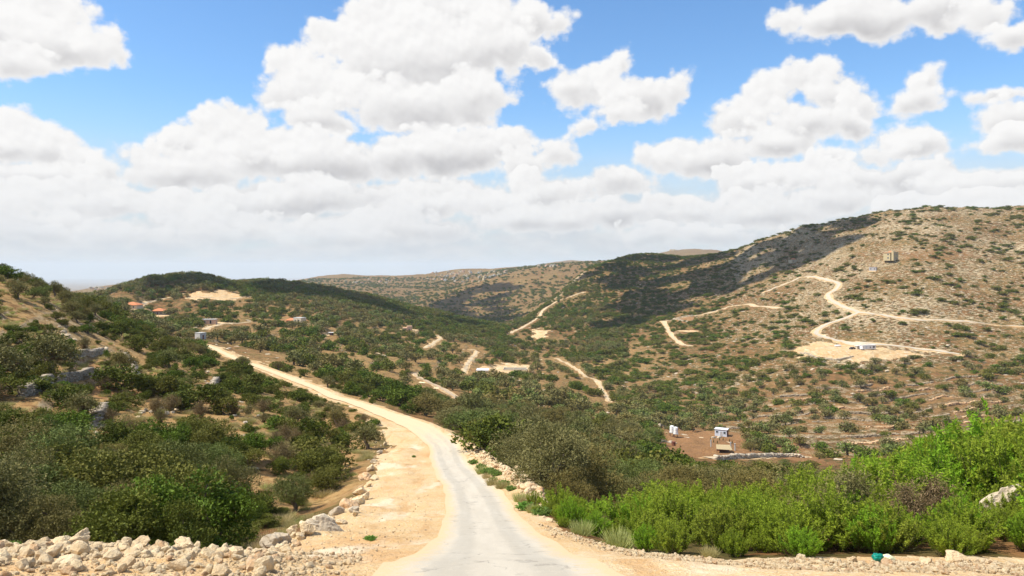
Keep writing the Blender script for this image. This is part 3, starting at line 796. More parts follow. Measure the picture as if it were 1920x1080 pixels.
def tip_crown(rg, lobes, tips, per, spread, size, elong, tvar=.5):
    """foliage as many small sprays, each a tuft round a twig tip"""
    lobes = np.array(lobes); w_ = lobes[:, 3] ** 2; w_ /= w_.sum()
    li = rg.choice(len(lobes), tips, p=w_)
    d = unit(rg.normal(size=(tips, 3)) + np.array([0, 0, .25]))
    rad = .5 + .55 * rg.random(tips) ** .6
    tc_ = lobes[li, :3] + d * (rad * lobes[li, 3])[:, None] * np.array([1, 1, .9])
    tl = rg.random(len(lobes)); tt_ = tl[li] * tvar + rg.random(tips) * (1 - tvar)
    i = np.repeat(np.arange(tips), per); n_ = len(i)
    ax = unit(d + np.array([0, 0, .5]) + rg.normal(size=(tips, 3)) * .4)
    al = (rg.random(n_) - .5) * 2
    c_ = tc_[i] + ax[i] * (al * spread * 1.2)[:, None] + rg.normal(size=(n_, 3)) * spread * .35
    dd = unit(ax[i] + rg.normal(size=(n_, 3)) * .9)
    keep = c_[:, 2] > .01
    c_, dd, ti = c_[keep], dd[keep], np.clip(tt_[i][keep] + (rg.random(int(keep.sum())) - .5) * .3, 0, 1)
    sz = size * (.7 + .6 * rg.random(len(c_)))
    return leaf_quads(c_, sz, sz * elong, rg, d=dd, tint=ti)
def shrub_lobes(rg, n_, w=1.0, h=1.0, low=.0):
    L = []
    for k in range(n_):
        a = rg.random() * 6.283; rr_ = math.sqrt(rg.random()) * .36 * w
        z = (.18 + .52 * rg.random()) * h * (1 - .9 * (rr_ / w) ** 1.5) + low
        L.append((rr_ * math.cos(a), rr_ * math.sin(a), z, (.11 + .19 * rg.random()) * h))
    return L
def olive_lobes(rg, n_):
    L = []
    for k in range(n_):
        a = 6.283 * k / n_ + rg.random() * .6; rr_ = (.14 + .24 * rg.random())
        L.append((rr_ * math.cos(a), rr_ * math.sin(a), .36 + .36 * rg.random() - .3 * (rr_ - .1), .14 + .13 * rg.random()))
    L.append((0, 0, .72, .22))
    return L
LM = dict(
 shrub=leaf_material('evergreen_leaves', (.046, .064, .007, 1), (.152, .172, .024, 1), (.180, .150, .036, 1), .09, .5, .36),
 olive=leaf_material('olive_leaves', (.085, .082, .024, 1), (.235, .212, .082, 1), (.20, .15, .042, 1), .08, .5, .5),
 flea=leaf_material('bright_herb_leaves', (.055, .10, .006, 1), (.33, .42, .035, 1), (.27, .29, .04, 1), .38, .5, .45),
 dry=leaf_material('dry_twigs', (.17, .115, .06, 1), (.29, .21, .115, 1), (.22, .17, .08, 1), .1, .9, .5),
 grass=leaf_material('dry_grass', (.42, .31, .15, 1), (.60, .47, .26, 1), (.36, .33, .14, 1), .3, .8, .5),
 weed=leaf_material('verge_weeds', (.08, .16, .03, 1), (.20, .30, .07, 1), (.16, .22, .05, 1), .3, .6, .4),
 cypress=leaf_material('cypress_leaves', (.03, .055, .02, 1), (.07, .10, .03, 1), (.05, .08, .03, 1), .1, .6, .3),
)
BARK = bark_material('grey_bark', (.20, .16, .12, 1), (.10, .075, .055, 1))
TWIG = bark_material('brown_twigs', (.17, .12, .08, 1), (.09, .065, .045, 1))

PROTO = {}    # species -> lod -> list of (foliage mesh, wood mesh or None, merged mesh)
def to_mesh(name, p, mat):
    o = mesh_np(name, p[0], p[1], mat=mat, attrs=dict(tint=p[2])); me = o.data
    bpy.data.objects.remove(o); return me
def merged(name, fol, wood, m1, m2):
    if wood is None: return to_mesh(name, fol, m1)
    V_, F_, T_ = joinm([fol, (wood[0], wood[1], np.zeros(len(wood[0])))])
    me = to_mesh(name, (V_, F_, T_), m1); me.materials.append(m2)
    mi = np.zeros(len(F_), dtype=np.int32); mi[len(fol[1]):] = 1
    me.polygons.foreach_set('material_index', mi)
    return me
def add_proto(sp, lod, fol, wood, m1, m2=BARK):
    PROTO.setdefault(sp, {}).setdefault(lod, []).append((to_mesh('crown', fol, m1), to_mesh('trunk', (wood[0], wood[1], np.zeros(len(wood[0]))), m2) if wood is not None else None,
                                                         merged(sp, fol, wood, m1, m2)))
def stems(rg, lobes, r0, base=.02, k=4):
    ps = []
    for (x, y, z, r_) in lobes[:9]:
        ps.append(tube(limb((x * .15, y * .15, -.05), (x, y, z), rg, 5, .07), r0, r0 * .3, k))
    V_, F_, _ = joinm(ps); return V_, F_
# all plants are modelled one unit tall and scaled when planted
for s_ in range(5):        # evergreen shrubs
    rg = np.random.default_rng(100 + s_); L = shrub_lobes(rg, 15, 1.25, 1.0)
    add_proto('shrub', 0, tip_crown(rg, L, 2300, 8, .032, .030, .55), stems(rg, L, .018), LM['shrub'])
    add_proto('shrub', 1, tip_crown(rg, L, 620, 7, .04, .055, .6), stems(rg, L, .02, k=3), LM['shrub'])
    add_proto('shrub', 2, crown(rg, L, 620, .12, .7, (.6, 1.02), .3, .5), None, LM['shrub'])
for s_ in range(5):        # olive trees
    rg = np.random.default_rng(200 + s_); L = olive_lobes(rg, 12)
    tp = [(0, 0, -.06), (.02 * rg.normal(), .02 * rg.normal(), .12), (.04 * rg.normal(), .04 * rg.normal(), .30)]
    def owood(k, rg=rg, L=L, tp=tp):
        ps = [tube(np.array(tp), .065, .042, k + 2)]
        for (x, y, z, r_) in L: ps.append(tube(limb(tp[-1], (x, y, z), rg, 5, .06), .028, .008, k))
        V_, F_, _ = joinm(ps); return V_, F_
    add_proto('olive', 0, tip_crown(rg, L, 2100, 9, .032, .026, .34), owood(5), LM['olive'])
    add_proto('olive', 1, tip_crown(rg, L, 560, 8, .04, .046, .45), owood(4), LM['olive'])
    add_proto('olive', 2, crown(rg, L, 420, .125, .65, (.5, 1.05), .2, .5), owood(3), LM['olive'])
def shoots(rg, n_, h, spread, leaves, size, elong, droop=.15, cl=.6):
    """upright leafy shoots from one root"""
    cs, ds, ti, wood = [], [], [], []
    for k in range(n_):
        a = rg.random() * 6.283; q = math.sqrt(rg.random()); out = q * spread
        hh = h * (1 - .45 * q) * (.62 + .5 * rg.random())
        p0 = np.array([out * .35 * math.cos(a), out * .35 * math.sin(a), -.03]); p1 = np.array([out * math.cos(a), out * math.sin(a), hh])
        P_ = limb(p0, p1, rg, 5, .05); wood.append(tube(P_, .006, .002, 3))
        t = .25 + .75 * rg.random(leaves) ** .75
        i = np.clip((t * 4).astype(int), 0, 3); f = (t * 4 - i)[:, None]
        c_ = P_[i] * (1 - f) + P_[i + 1] * f
        ax = unit(p1 - p0 + np.array([0, 0, .2]))
        d = unit(rg.normal(size=(leaves, 3)) * .8 + ax * cl)
        c_ = c_ + d * size * .5
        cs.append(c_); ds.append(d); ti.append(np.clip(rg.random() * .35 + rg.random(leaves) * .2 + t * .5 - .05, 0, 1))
    c_, d, t = np.vstack(cs), np.vstack(ds), np.concatenate(ti)
    sz = size * (.7 + .6 * rg.random(len(c_)))
    V_, F_, _ = joinm(wood)
    return leaf_quads(c_, sz, sz * elong, rg, d=d, tint=t), (V_, F_)
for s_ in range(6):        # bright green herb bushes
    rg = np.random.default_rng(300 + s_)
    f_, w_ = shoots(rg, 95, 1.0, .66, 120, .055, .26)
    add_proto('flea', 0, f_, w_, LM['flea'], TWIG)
for s_ in range(3):        # bare twiggy bushes
    rg = np.random.default_rng(400 + s_); ps = []; cs = []
    for k in range(70):
        a = rg.random() * 6.283; q = rg.random() * .55; e = (q * math.cos(a), q * math.sin(a), (.95 - q * .7) * (.7 + .3 * rg.random()))
        P_ = limb((e[0] * .1, e[1] * .1, -.02), e, rg, 5, .07); ps.append(tube(P_, .010, .003, 3))
        for j in range(6):
            s2 = P_[2] + (P_[4] - P_[2]) * rg.random(); e2 = s2 + unit(rg.normal(size=3) + np.array([0, 0, .5])) * .16
            ps.append(tube(limb(s2, e2, rg, 3, .1), .004, .002, 3)); cs.append(e2)
    V_, F_, T_ = joinm(ps); T_ = rg.random(len(V_))
    cs = np.repeat(np.array(cs), 5, 0) + rg.normal(size=(len(cs) * 5, 3)) * .05
    add_proto('dry', 0, leaf_quads(cs, .05, .012, rg), (V_, F_), LM['dry'], LM['dry'])
for s_ in range(3):        # grass tufts
    rg = np.random.default_rng(500 + s_); n_ = 420
    a = rg.random(n_) * 6.283; q = np.sqrt(rg.random(n_)) * .45
    b0 = np.stack([q * np.cos(a), q * np.sin(a), np.zeros(n_)], 1); ln = rg.normal(size=(n_, 2)) * .14 + b0[:, :2] * .5
    hh = (.5 + .5 * rg.random(n_)) * (1 - .5 * q)
    tp_ = b0 + np.concatenate([ln, hh[:, None]], 1)
    sd = unit(np.cross(tp_ - b0, rg.normal(size=(n_, 3)))) * .012
    V_ = np.stack([b0 - sd, b0 + sd, tp_ + sd * .2, tp_ - sd * .2], 1).reshape(-1, 3)
    g_ = (V_, np.arange(n_ * 4).reshape(-1, 4), np.repeat(rg.random(n_), 4))
    add_proto('grass', 0, g_, None, LM['grass'])
    f_, w_ = shoots(rg, 60, .75, .6, 30, .12, .4, cl=.3)
    add_proto('weed', 0, f_, w_, LM['weed'], TWIG)
rg = np.random.default_rng(600)
cyl = [(0, 0, .12 + .085 * k, .10 * (1 - k / 12.)) for k in range(11)]
add_proto('cypress', 0, crown(rg, cyl, 900, .05, .4, (.6, 1.05), .6), tube([(0, 0, -.05), (0, 0, .4), (0, 0, .8)], .02, .008), LM['cypress'])

# ------------------------------------------------------------------ where the plants stand
zmin = np.minimum.accumulate(ppy(GZ, np.maximum(GY, .5)), axis=1)   # skyline of everything nearer, per direction
PL = []     # rows: species, variant, x, y, z, height, width factor, rot
def cells(x0, x1, y0, y1, s):
    xs = np.arange(x0, x1, s); ys = np.arange(y0, y1, s)
    X, Y = np.meshgrid(xs, ys); X = X.ravel() + (rng.random(X.size) - .5) * s * .95; Y = Y.ravel() + (rng.random(Y.size) - .5) * s * .95
    p = ppx(X, Y); k = (p > -260) & (p < 2180)
    return X[k], Y[k]
def plant(sp, X, Y, h, hv=.25, wf=(.9, 1.25), prob=None, bare_max=.25):
    if prob is not None:
        k = rng.random(len(X)) < prob; X, Y = X[k], Y[k]; h = h[k] if hasattr(h, '__len__') else h
    k = sample(BARE, X, Y) < bare_max; X, Y = X[k], Y[k]; h = h[k] if hasattr(h, '__len__') else h
    Z = ground(X, Y); H = h * (1 + hv * (rng.random(len(X)) * 2 - 1)); Wf = wf[0] + (wf[1] - wf[0]) * rng.random(len(X))
    for i in range(len(X)): PL.append((sp, int(rng.integers(0, 99)), X[i], Y[i], Z[i], H[i], Wf[i], rng.random() * 6.283))
# keep buildings and yards in sight
CLEARPX = [(1235,798,1400,846,150,330),(1540,630,1700,665,300,700),(1620,455,1710,520,430,800),(236,566,264,582,380,700),(284,572,314,593,380,700),(532,590,580,606,350,560),(752,608,776,619,450,640),(160,770,205,812,30,110),(295,748,335,782,30,120),(375,716,412,744,40,140),(50,702,182,738,30,64),(128,655,192,673,40,110),(238,668,262,716,45,120),(470,765,500,785,40,110),
           (885,686,1000,698,330,500),(364,620,388,633,180,300),(378,600,412,606,300,540),(610,618,635,632,330,560)]
def clearing(X, Y, Z, h):
    p, q = ppx(X, Y), ppy(Z + h * .9, Y); p2 = ppy(Z, Y)
    k = np.ones(len(X), bool)
    for a, b, c_, d, y0, y1 in CLEARPX: k &= ~((p > a) & (p < c_) & (q < d) & (p2 > b) & (Y > y0) & (Y < y1))
    return k
def zone(cx0, cx1, y0, y1, s, fn):
    X, Y = cells(cx0, cx1, y0, y1, s); Z = ground(X, Y); k = clearing(X, Y, Z, 3.5); X, Y, Z = X[k], Y[k], Z[k]
    P_ = ppx(X, Y); Q_ = ppy(Z, Y); fn(X, Y, P_, Q_)
# (a) slope left of the road
def za(X, Y, P_, Q_):
    lft = P_ < np.interp(Y, [22, 24, 30, 40, 50, 68, 84, 100, 240], [330, 385, 465, 548, 598, 648, 668, 700, 700])
    lft &= (P_ < 700) & (Y < 240) | ((P_ < 380) & (Y < 320))
    op = sample(RED, X, Y); n1 = fbm(X / 14, Y / 14, 80, 3)
    pr = np.where(lft, np.where((Y < 42), .62, np.clip(.33 + .62 * n1, 0, .92)), 0) * (1 - .85 * op)
    kind = fbm(X / 22, Y / 22, 81, 2) + .5 * (rng.random(len(X)) - .5) - .25 * (Y > 90)
    h = np.where(Y < 42, 2.9, 2.35)
    h = np.where((Y < 50) & (P_ > 380), 2.3, h)
    k = kind < .18
    plant('shrub', X[k], Y[k], h[k], .55, (.9, 1.6), pr[k])
    plant('olive', X[~k], Y[~k], h[~k] * 1.15, .35, (.95, 1.35), pr[~k])
zone(-60, -1, 24, 100, 2.6, za)
def zs(X, Y, P_, Q_):
    k = (P_ < np.interp(Y, [22, 30, 50, 84, 100, 240], [360, 480, 610, 680, 700, 700])) & (rng.random(len(X)) < .42)
    plant('shrub', X[k], Y[k], .8 + .9 * rng.random(k.sum()), .3, (1.0, 2.0), bare_max=.3)
zone(-80, 0, 26, 170, 3.0, zs); zone(-140, 0, 100, 320, 4.0, za)
X, Y = cells(-60, -2, 24, 110, 5.5); k = ppx(X, Y) < np.interp(Y, [24, 40, 60, 110], [380, 540, 620, 690])
plant('dry', X[k], Y[k], 1.8, .3, (1., 1.4), np.where(Y[k] > 42, .62, .35))
for px, py, y0, y1, h in [(98,702,50,120,5.2),(-6,728,45,110,5.4),(232,700,50,130,3.4),(155,785,40,90,2.6),(600,768,60,125,2.6),(632,800,50,110,2.8),(690,842,50,100,3.0),(555,800,50,110,3.0),(318,690,60,160,3.6),(1300,803,200,330,4.6),(1312,792,200,360,5),(1402,832,150,330,4.2),(1422,818,200,340,5),(1448,836,150,330,4.4),(1232,792,200,360,5),(1285,800,200,340,5),(1405,808,200,360,4.5),(1470,842,150,330,4.6),(1500,838,150,330,4.4)]:
    x, y, z = at(px, py, y0, y1); PL.append(('olive', 1, x, y, z, h, 1.15, 1.))
# dry grass between the shrubs
X, Y = cells(-110, 0, 23, 190, 1.5); P_ = ppx(X, Y)
k = (P_ < np.interp(Y, [22, 24, 30, 40, 50, 68, 84, 100, 240], [440, 480, 560, 625, 655, 690, 705, 720, 640])) & (rng.random(len(X)) < .40 + .4 * fbm(X / 9, Y / 9, 77, 2))
plant('grass', X[k], Y[k], .42, .4, (1.2, 2.4), bare_max=.45)
# (b) scrub and groves below the road, middle of the valley
def zb(X, Y, P_, Q_):
    inb = (P_ < 1180) & (Y > 105) | (P_ > 1010) & (P_ < 1520) & (Y > 42) & (Y < 225) | (P_ > 900) & (P_ <= 1180) & (Y > 40) & (Y < 120)
    inb &= ~((P_ < 860) & (Y < 330) & (Y < 105 + np.maximum(0, 850 - P_) * .52))
    n1 = fbm(X / 28, Y / 28, 82, 3); dens = np.where(Y < 130, .84, np.where(Y < 420, .24, .38))
    dens = np.where((Y > 640) & (P_ < 960), .93, dens)
    pr = np.where(inb, np.clip(dens + .5 * n1, .06, .97), 0) * (1 - .85 * sample(RED, X, Y))
    kind = fbm(X / 40, Y / 40, 83, 2) + .7 * (rng.random(len(X)) - .5) + np.where((P_ > 880) & (Y < 300), .12, -.08)
    k = kind < .1
    h = np.where(Y < 140, 3.2, 3.7) * (1 + .2 * rng.random(len(X)))
    plant('shrub', X[k], Y[k], h[k], .5, (.95, 1.6), pr[k])
    plant('olive', X[~k], Y[~k], h[~k] * 1.15, .35, (.95, 1.35), pr[~k])
zone(-80, 130, 40, 300, 4.0, zb); zone(-420, 130, 300, 1150, 5.4, zb)
# (c) terraces with olives, right
def zc(X, Y, P_, Q_):
    inc = (P_ > 1160) & (Y > 225) & (Y < 470)
    lo = 1 - sstep(P_, 1250, 1600)
    pr = np.where(inc, .25 + .45 * lo * (1 - sstep(Y, 330, 460) * .5), 0)
    k = rng.random(len(X)) < .62
    plant('olive', X[k], Y[k], 4.0, .4, (1.1, 1.5), pr[k]); plant('shrub', X[~k], Y[~k], 3.0, .45, (1.2, 2.0), pr[~k])
zone(40, 360, 225, 470, 5.6, zc)
# (d) rocky slope, right
def zd(X, Y, P_, Q_):
    ind = (P_ > 1100) & (Y >= 440) & (Y < 1500) | (P_ > 1180) & (Y > 380) & (P_ < 1350) & (Y < 600)
    lo = 1 - sstep(P_, 1250, 1560); n1 = fbm(X / 26, Y / 26, 84, 3)
    pr = np.where(ind, .17 + .17 * n1 + lo * (.30 + .2 * n1), 0)
    pr = np.where(ind & (Y > 820) & (P_ < 1640), np.maximum(pr, .22 + .15 * n1), pr)
    plant('shrub', X, Y, 1.5 + 1.3 * rng.random(len(X)), .5, (1.5, 3.2), pr)
zone(60, 760, 380, 1500, 5.2, zd)
# (e) spur and far side
def ze(X, Y, P_, Q_):
    ine = (P_ > 700) & (P_ < 1260) & (Y > 700)
    n1 = fbm(X / 60, Y / 60, 85, 3)
    pr = np.where(ine & ((P_ > 950) | (Y > 1150)), np.clip(.34 + .3 * n1, .05, .8), 0)
    plant('shrub', X, Y, 3.4, .35, (1.1, 1.7), pr)
zone(-160, 420, 700, 1700, 7.5, ze)
def zf(X, Y, P_, Q_):
    n1 = fbm(X / 120, Y / 120, 86, 3)
    plant('shrub', X, Y, 5.0, .4, (1.2, 2.0), np.clip(.38 + .4 * n1, .04, .85) * ((P_ > 400) & (P_ < 1260)))
zone(-1200, 700, 1700, 3400, 16, zf)
print('plants', len(PL), round(time.time() - T0, 1))

SPN = {'shrub': 'evergreen_shrub', 'olive': 'olive_tree', 'flea': 'green_bush', 'dry': 'dry_bush', 'grass': 'grass_tuft', 'weed': 'roadside_weed', 'cypress': 'cypress_sapling'}
def lod_of(sp, Y): return 0 if sp not in ('shrub', 'olive') else (0 if Y < 62 else (1 if Y < 230 else 2))
def put_plant(row_, parts):
    sp, v, x, y, z, h, wf, rz = row_
    lst = PROTO[sp][lod_of(sp, y)]; fo, wo_, mg = lst[v % len(lst)]
    if wo_ is not None:
        r_ = empty(SPN[sp], (x, y, z), rz); r_.scale = (h * wf, h * wf, h)
        a = bpy.data.objects.new('crown' if sp in ('olive', 'shrub', 'cypress') else 'foliage', fo); link(a); a.parent = r_
        b = bpy.data.objects.new('trunk' if sp in ('olive', 'cypress') else 'stems', wo_); link(b); b.parent = r_
    else:
        r_ = bpy.data.objects.new(SPN[sp], mg); link(r_); r_.location = (x, y, z); r_.rotation_euler = (0, 0, rz); r_.scale = (h * wf, h * wf, h)
    return r_
def scatter_stuff(name, label, cat, srcs, P_, rot, scl, ids):
    """one mass object: points that carry copies of the given meshes"""
    me = bpy.data.meshes.new(name); me.vertices.add(len(P_)); me.vertices.foreach_set('co', np.asarray(P_, np.float32).ravel())
    a = me.attributes.new('rot', 'FLOAT_VECTOR', 'POINT'); a.data.foreach_set('vector', np.asarray(rot, np.float32).ravel())
    a = me.attributes.new('scl', 'FLOAT_VECTOR', 'POINT'); a.data.foreach_set('vector', np.asarray(scl, np.float32).ravel())
    a = me.attributes.new('ids', 'INT', 'POINT'); a.data.foreach_set('value', np.asarray(ids, np.int32))
    o = bpy.data.objects.new(name, me); link(o)
    g = bpy.data.node_groups.new('scatter_' + name, 'GeometryNodeTree')
    g.interface.new_socket('Geometry', in_out='INPUT', socket_type='NodeSocketGeometry'); g.interface.new_socket('Geometry', in_out='OUTPUT', socket_type='NodeSocketGeometry')
    gi_ = g.nodes.new('NodeGroupInput'); go_ = g.nodes.new('NodeGroupOutput')
    ip = g.nodes.new('GeometryNodeInstanceOnPoints'); g.links.new(gi_.outputs[0], ip.inputs['Points'])
    jn = g.nodes.new('GeometryNodeJoinGeometry')
    for s_ in srcs:
        oi = g.nodes.new('GeometryNodeObjectInfo'); oi.inputs['Object'].default_value = s_; oi.inputs['As Instance'].default_value = True; oi.transform_space = 'ORIGINAL'
        g.links.new(oi.outputs['Geometry'], jn.inputs[0])
    g.links.new(jn.outputs[0], ip.inputs['Instance']); ip.inputs['Pick Instance'].default_value = True
    def na(nm, dt):
        q = g.nodes.new('GeometryNodeInputNamedAttribute'); q.data_type = dt; q.inputs[0].default_value = nm; return q.outputs[0]
    g.links.new(na('ids', 'INT'), ip.inputs['Instance Index'])
    e2 = g.nodes.new('FunctionNodeEulerToRotation'); g.links.new(na('rot', 'FLOAT_VECTOR'), e2.inputs[0]); g.links.new(e2.outputs[0], ip.inputs['Rotation'])
    g.links.new(na('scl', 'FLOAT_VECTOR'), ip.inputs['Scale']); g.links.new(ip.outputs[0], go_.inputs[0])
    md = o.modifiers.new('scatter', 'NODES'); md.node_group = g
    return tag(o, label, cat, kind='stuff')
# ------------------------------------------------------------------ bright bushes right of the road, verge plants
def pyz(px, Y): return (px - CX) / FPX * Y
def zfl():
    # edge of the bush belt: distance as a function of column
    ex = [960, 1000, 1040, 1100, 1180, 1260, 1360, 1500, 1700, 1900, 2200]; ey = [99, 31.5, 27.5, 24.3, 21.2, 19.3, 18.4, 17.6, 17.2, 17.0, 17]
    bx = [960, 1000, 1100, 1250, 1400, 1600, 1800, 2200]; by = [30, 37, 36, 33, 33, 35, 38, 40]
    X, Y = cells(0, 30, 16, 42, 1.12)
    P_ = ppx(X, Y); e0 = np.interp(P_, ex, ey); e1 = np.interp(P_, bx, by)
    k = (P_ > 985) & (Y > e0 + .35) & (Y < e1)
    X, Y, P_, e0, e1 = X[k], Y[k], P_[k], e0[k], e1[k]
    f = (Y - e0) / (e1 - e0)
    hh = np.interp(P_, [990, 1100, 1300, 1480, 1560, 1660, 1760, 1850, 1920, 2100], [.9, 1.45, 1.8, 1.7, 2.2, 2.3, 2.5, 3.3, 2.9, 2.8]) * (.50 + .55 * f)
    hh = np.where(P_ > 1700, hh * 1.12, hh); hh = np.where((P_ > 1840) & (P_ < 1950) & (Y < 26.5), np.minimum(hh, .9), hh); hh = np.where((P_ > 1735) & (P_ < 1800) & (Y < 26.5) & (Y > 18), np.minimum(hh, 1.0), hh)
    for rx_, ry_, ww in ((pyz(1897, 23.6), 23.6, .35), (pyz(1772, 27), 27, .2)): hh = np.where((np.abs(X - rx_ * Y / ry_) < hh * .62 + ww) & (Y < ry_ + .3), np.minimum(hh, .95), hh)
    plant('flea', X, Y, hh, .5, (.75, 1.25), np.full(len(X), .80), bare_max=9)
zfl()
for px, Y, h in [(1600,23,2.1),(1585,25,2.2),(1700,22,1.6),(1745,24,1.8),(1130,29,.9),(1490,25,1.5),(1655,26,2.2)]:
    plant('dry', np.array([pyz(px, Y)]), np.array([float(Y)]), h, .1, (.9, 1.2), bare_max=9)
for px, Y, h in [(1075,40,1.7),(1105,39,1.6),(1050,43,1.5),(1140,40,1.6),(1180,41,1.7),(1020,46,1.6)]:
    plant('dry', np.array([pyz(px, Y)]), np.array([float(Y)]), h, .1, (1.2, 1.5), bare_max=9)
for px, Y, h in [(887,61,.55),(902,57,.6),(915,52,.7),(930,50,.6),(945,44,.45),(958,41,.4),(868,70,.4),(1015,32,.5),(985,34,.5),(696,23.5,.24),(690,23.8,.18),(776,70,.3),(925,47,.35),(20,19,.3),(55,19.5,.35),(215,20,.5),(320,19.8,.4)]:
    plant('weed', np.array([pyz(px, Y)]), np.array([float(Y)]), h, .1, (1.2, 1.7), bare_max=9)
for px, Y, h in [(905,53,.6),(912,49,.5),(925,45,.6),(940,43,.5),(975,37,.5),(985,36,.6),(1000,33,.5),(1090,25.5,.5),(1160,22,.5),(1330,19.4,.35),(1640,24,1.2),(1660,20,.7)]:
    plant('grass', np.array([pyz(px, Y)]), np.array([float(Y)]), h, .2, (1.1, 1.5), bare_max=9)
for px, py in [(1332,827),(1338,830),(1349,826),(1356,826),(1368,829),(1373,832),(1345,832)]:
    x, y, z = at(px, py, 200, 340); PL.append(('cypress', 0, x, y, z, 1.6, 1., 0.))
# ------------------------------------------------------------------ stones and dry-stone walls
STONE = stone_material('cream_limestone', (.69, .54, .325, 1), (.78, .65, .44, 1), (.56, .35, .17, 1), .6)
STONEG = stone_material('grey_limestone', (.48, .40, .29, 1), (.64, .55, .41, 1), (.26, .19, .12, 1), .5)
STONER = stone_material('stained_limestone', (.56, .36, .19, 1), (.66, .51, .33, 1), (.40, .20, .09, 1), .5)
WALLST = stone_material('wall_stones', (.36, .305, .23, 1), (.56, .48, .37, 1), (.16, .12, .085, 1), .6, 2.5)
def ico(sub):
    bm = bmesh.new(); bmesh.ops.create_icosphere(bm, subdivisions=sub, radius=1.0)
    V_ = np.array([v.co[:] for v in bm.verts]); F_ = np.array([[v.index for v in f.verts] for f in bm.faces]); bm.free(); return V_, F_
def rock_mesh(name, seed, sub, mat, flat=.7, rough=.05, planes=15):
    rg = np.random.default_rng(seed); D, F_ = ico(sub)
    n_ = unit(rg.normal(size=(planes, 3))); dk = .55 + .4 * rg.random(planes)
    q = np.maximum(D @ n_.T, 1e-3); r_ = np.min(np.where(D @ n_.T > .02, dk / q, 9), axis=1); r_ = np.minimum(r_, 1.15)
    k = 3.1 + seed % 5
    r_ = r_ * (1 + rough * fbm(D[:, 0] * k + D[:, 2] * 2.3 + 9 * seed, D[:, 1] * k - D[:, 2] * 3.1, seed, 3))
    V_ = D * r_[:, None] * np.array([1.0, .62 + .35 * rg.random(), flat * (.8 + .4 * rg.random())])
    V_[:, 2] -= V_[:, 2].min() + .12
    me = bpy.data.meshes.new(name); me.from_pydata(V_.tolist(), [], F_.tolist()); me.materials.append(mat); me.update(); return me
BIGR = [rock_mesh('boulder', 10 + i, 4, m_, .72, .09) for i, m_ in enumerate([STONE, STONE, STONE, STONEG, STONE, STONER, STONEG, STONE])]
MIDR = [rock_mesh('stone', 30 + i, 3, m_, .65, .08) for i, m_ in enumerate([STONE, STONE, STONER, STONE, STONEG, STONE])]
SMLR = [rock_mesh('stone', 50 + i, 2, m_, .6, .06, 10) for i, m_ in enumerate([STONE, STONE, STONER, STONE, STONE, STONE])]
SLAB = [rock_mesh('rock_outcrop', 70 + i, 3, m_, .42, .16, 12) for i, m_ in enumerate([STONEG, STONEG, STONE, STONEG])]
STN = []     # (object, px, py, Y, size m)
def stone(mesh, px, Y, s_, name='boulder', sink=.0, rz=None, sq=(1, 1, 1), X=None):
    x = pyz(px, Y) if X is None else X
    z = float(ground(x, Y)[0])
    o = bpy.data.objects.new(name, mesh); link(o)
    o.location = (x, Y, z - sink * s_); o.rotation_euler = (rng.normal() * .12, rng.normal() * .12, rng.random() * 6.28 if rz is None else rz)
    s_ *= .72 if name == 'boulder' else 1
    o.scale = (s_ * sq[0] / 2, s_ * sq[1] / 2, s_ * sq[2] / 2)
    STN.append((o, float(ppx(x, Y)), float(ppy(z, Y)), Y, s_)); return o
def Yat(px, py, y0, y1): return at(px, py, y0, y1)[1]
for i, (px, Y, s_) in enumerate([(152,17.6,1.15),(112,17.9,.8),(222,17.5,.85),(262,17.7,.7),(300,17.9,.55),(342,17.6,.8),(322,16.9,.55),(172,16.4,.5),(136,16.5,.4),(60,17.8,.7),(22,17.9,.75),(-10,17.6,.6),
        (88,17.2,.5),(196,16.9,.35),(240,16.8,.3),(395,18,.5),(430,18.6,.5),(465,20,.45),(204,16.2,.3),(260,15.8,.3),(60,16.2,.35),(300,16.0,.25),
        (592,27,1.5),(522,24.5,.95),(548,25.5,.5),(614,30,.75),(640,31,.6),(575,25.5,.6),(655,35.5,1.0),(672,38,.75),(636,33,.7),(664,33,.5),(686,41,.6),(676,44,.8),(690,47,.6),(700,50,.5),(684,55,1.0),(697,60,.7),(703,66,.8),(712,74,.8),(722,82,.7),
        (1793,16.3,.5),(1735,16.5,.4),(1600,16.6,.25),(1665,16.4,.28),(1500,16.8,.22)]):
    stone(BIGR[(i * 3 + 1) % 8] if s_ > .45 else MIDR[i % 6], px, Y, s_ * (.82 if Y < 22 else 1), sink=.1, sq=(1.1, .95, .95 if i else .85)) if i < 22 else stone(BIGR[(i * 3 + 1) % 8], px, Y, s_ * 1.5, sink=.08)
stone(BIGR[3], 1900, 24.2, 2.9, sink=0, sq=(1, .5, 1.05)); stone(BIGR[6], 1772, 27, 1.5, sink=0, sq=(1, .8, 1.35)); stone(BIGR[3], 1845, 29, 1.3, sink=0, sq=(1, .9, 1.4))
# stones in the bank right of the road
for i in range(64):
    t = rng.random(); px = 866 + 160 * t + rng.normal() * 5; Y = 88 * (40 / 88) ** t * (1 + .05 * rng.normal())
    stone((BIGR if i % 3 else MIDR)[i % 6], px, Y, .45 + .65 * rng.random() ** 2, sink=.08)
# broken blocks tipped down the cut left of the lay-by
for i in range(36):
    t = rng.random(); px = 640 + 78 * t ** .7 + rng.normal() * 6; Y = 33 + 62 * t ** 1.3 + rng.normal() * 1.5
    stone((BIGR if i % 2 else MIDR)[(i * 5 + 2) % 6], px, Y, .25 + .5 * rng.random() ** 1.6, sink=.08)
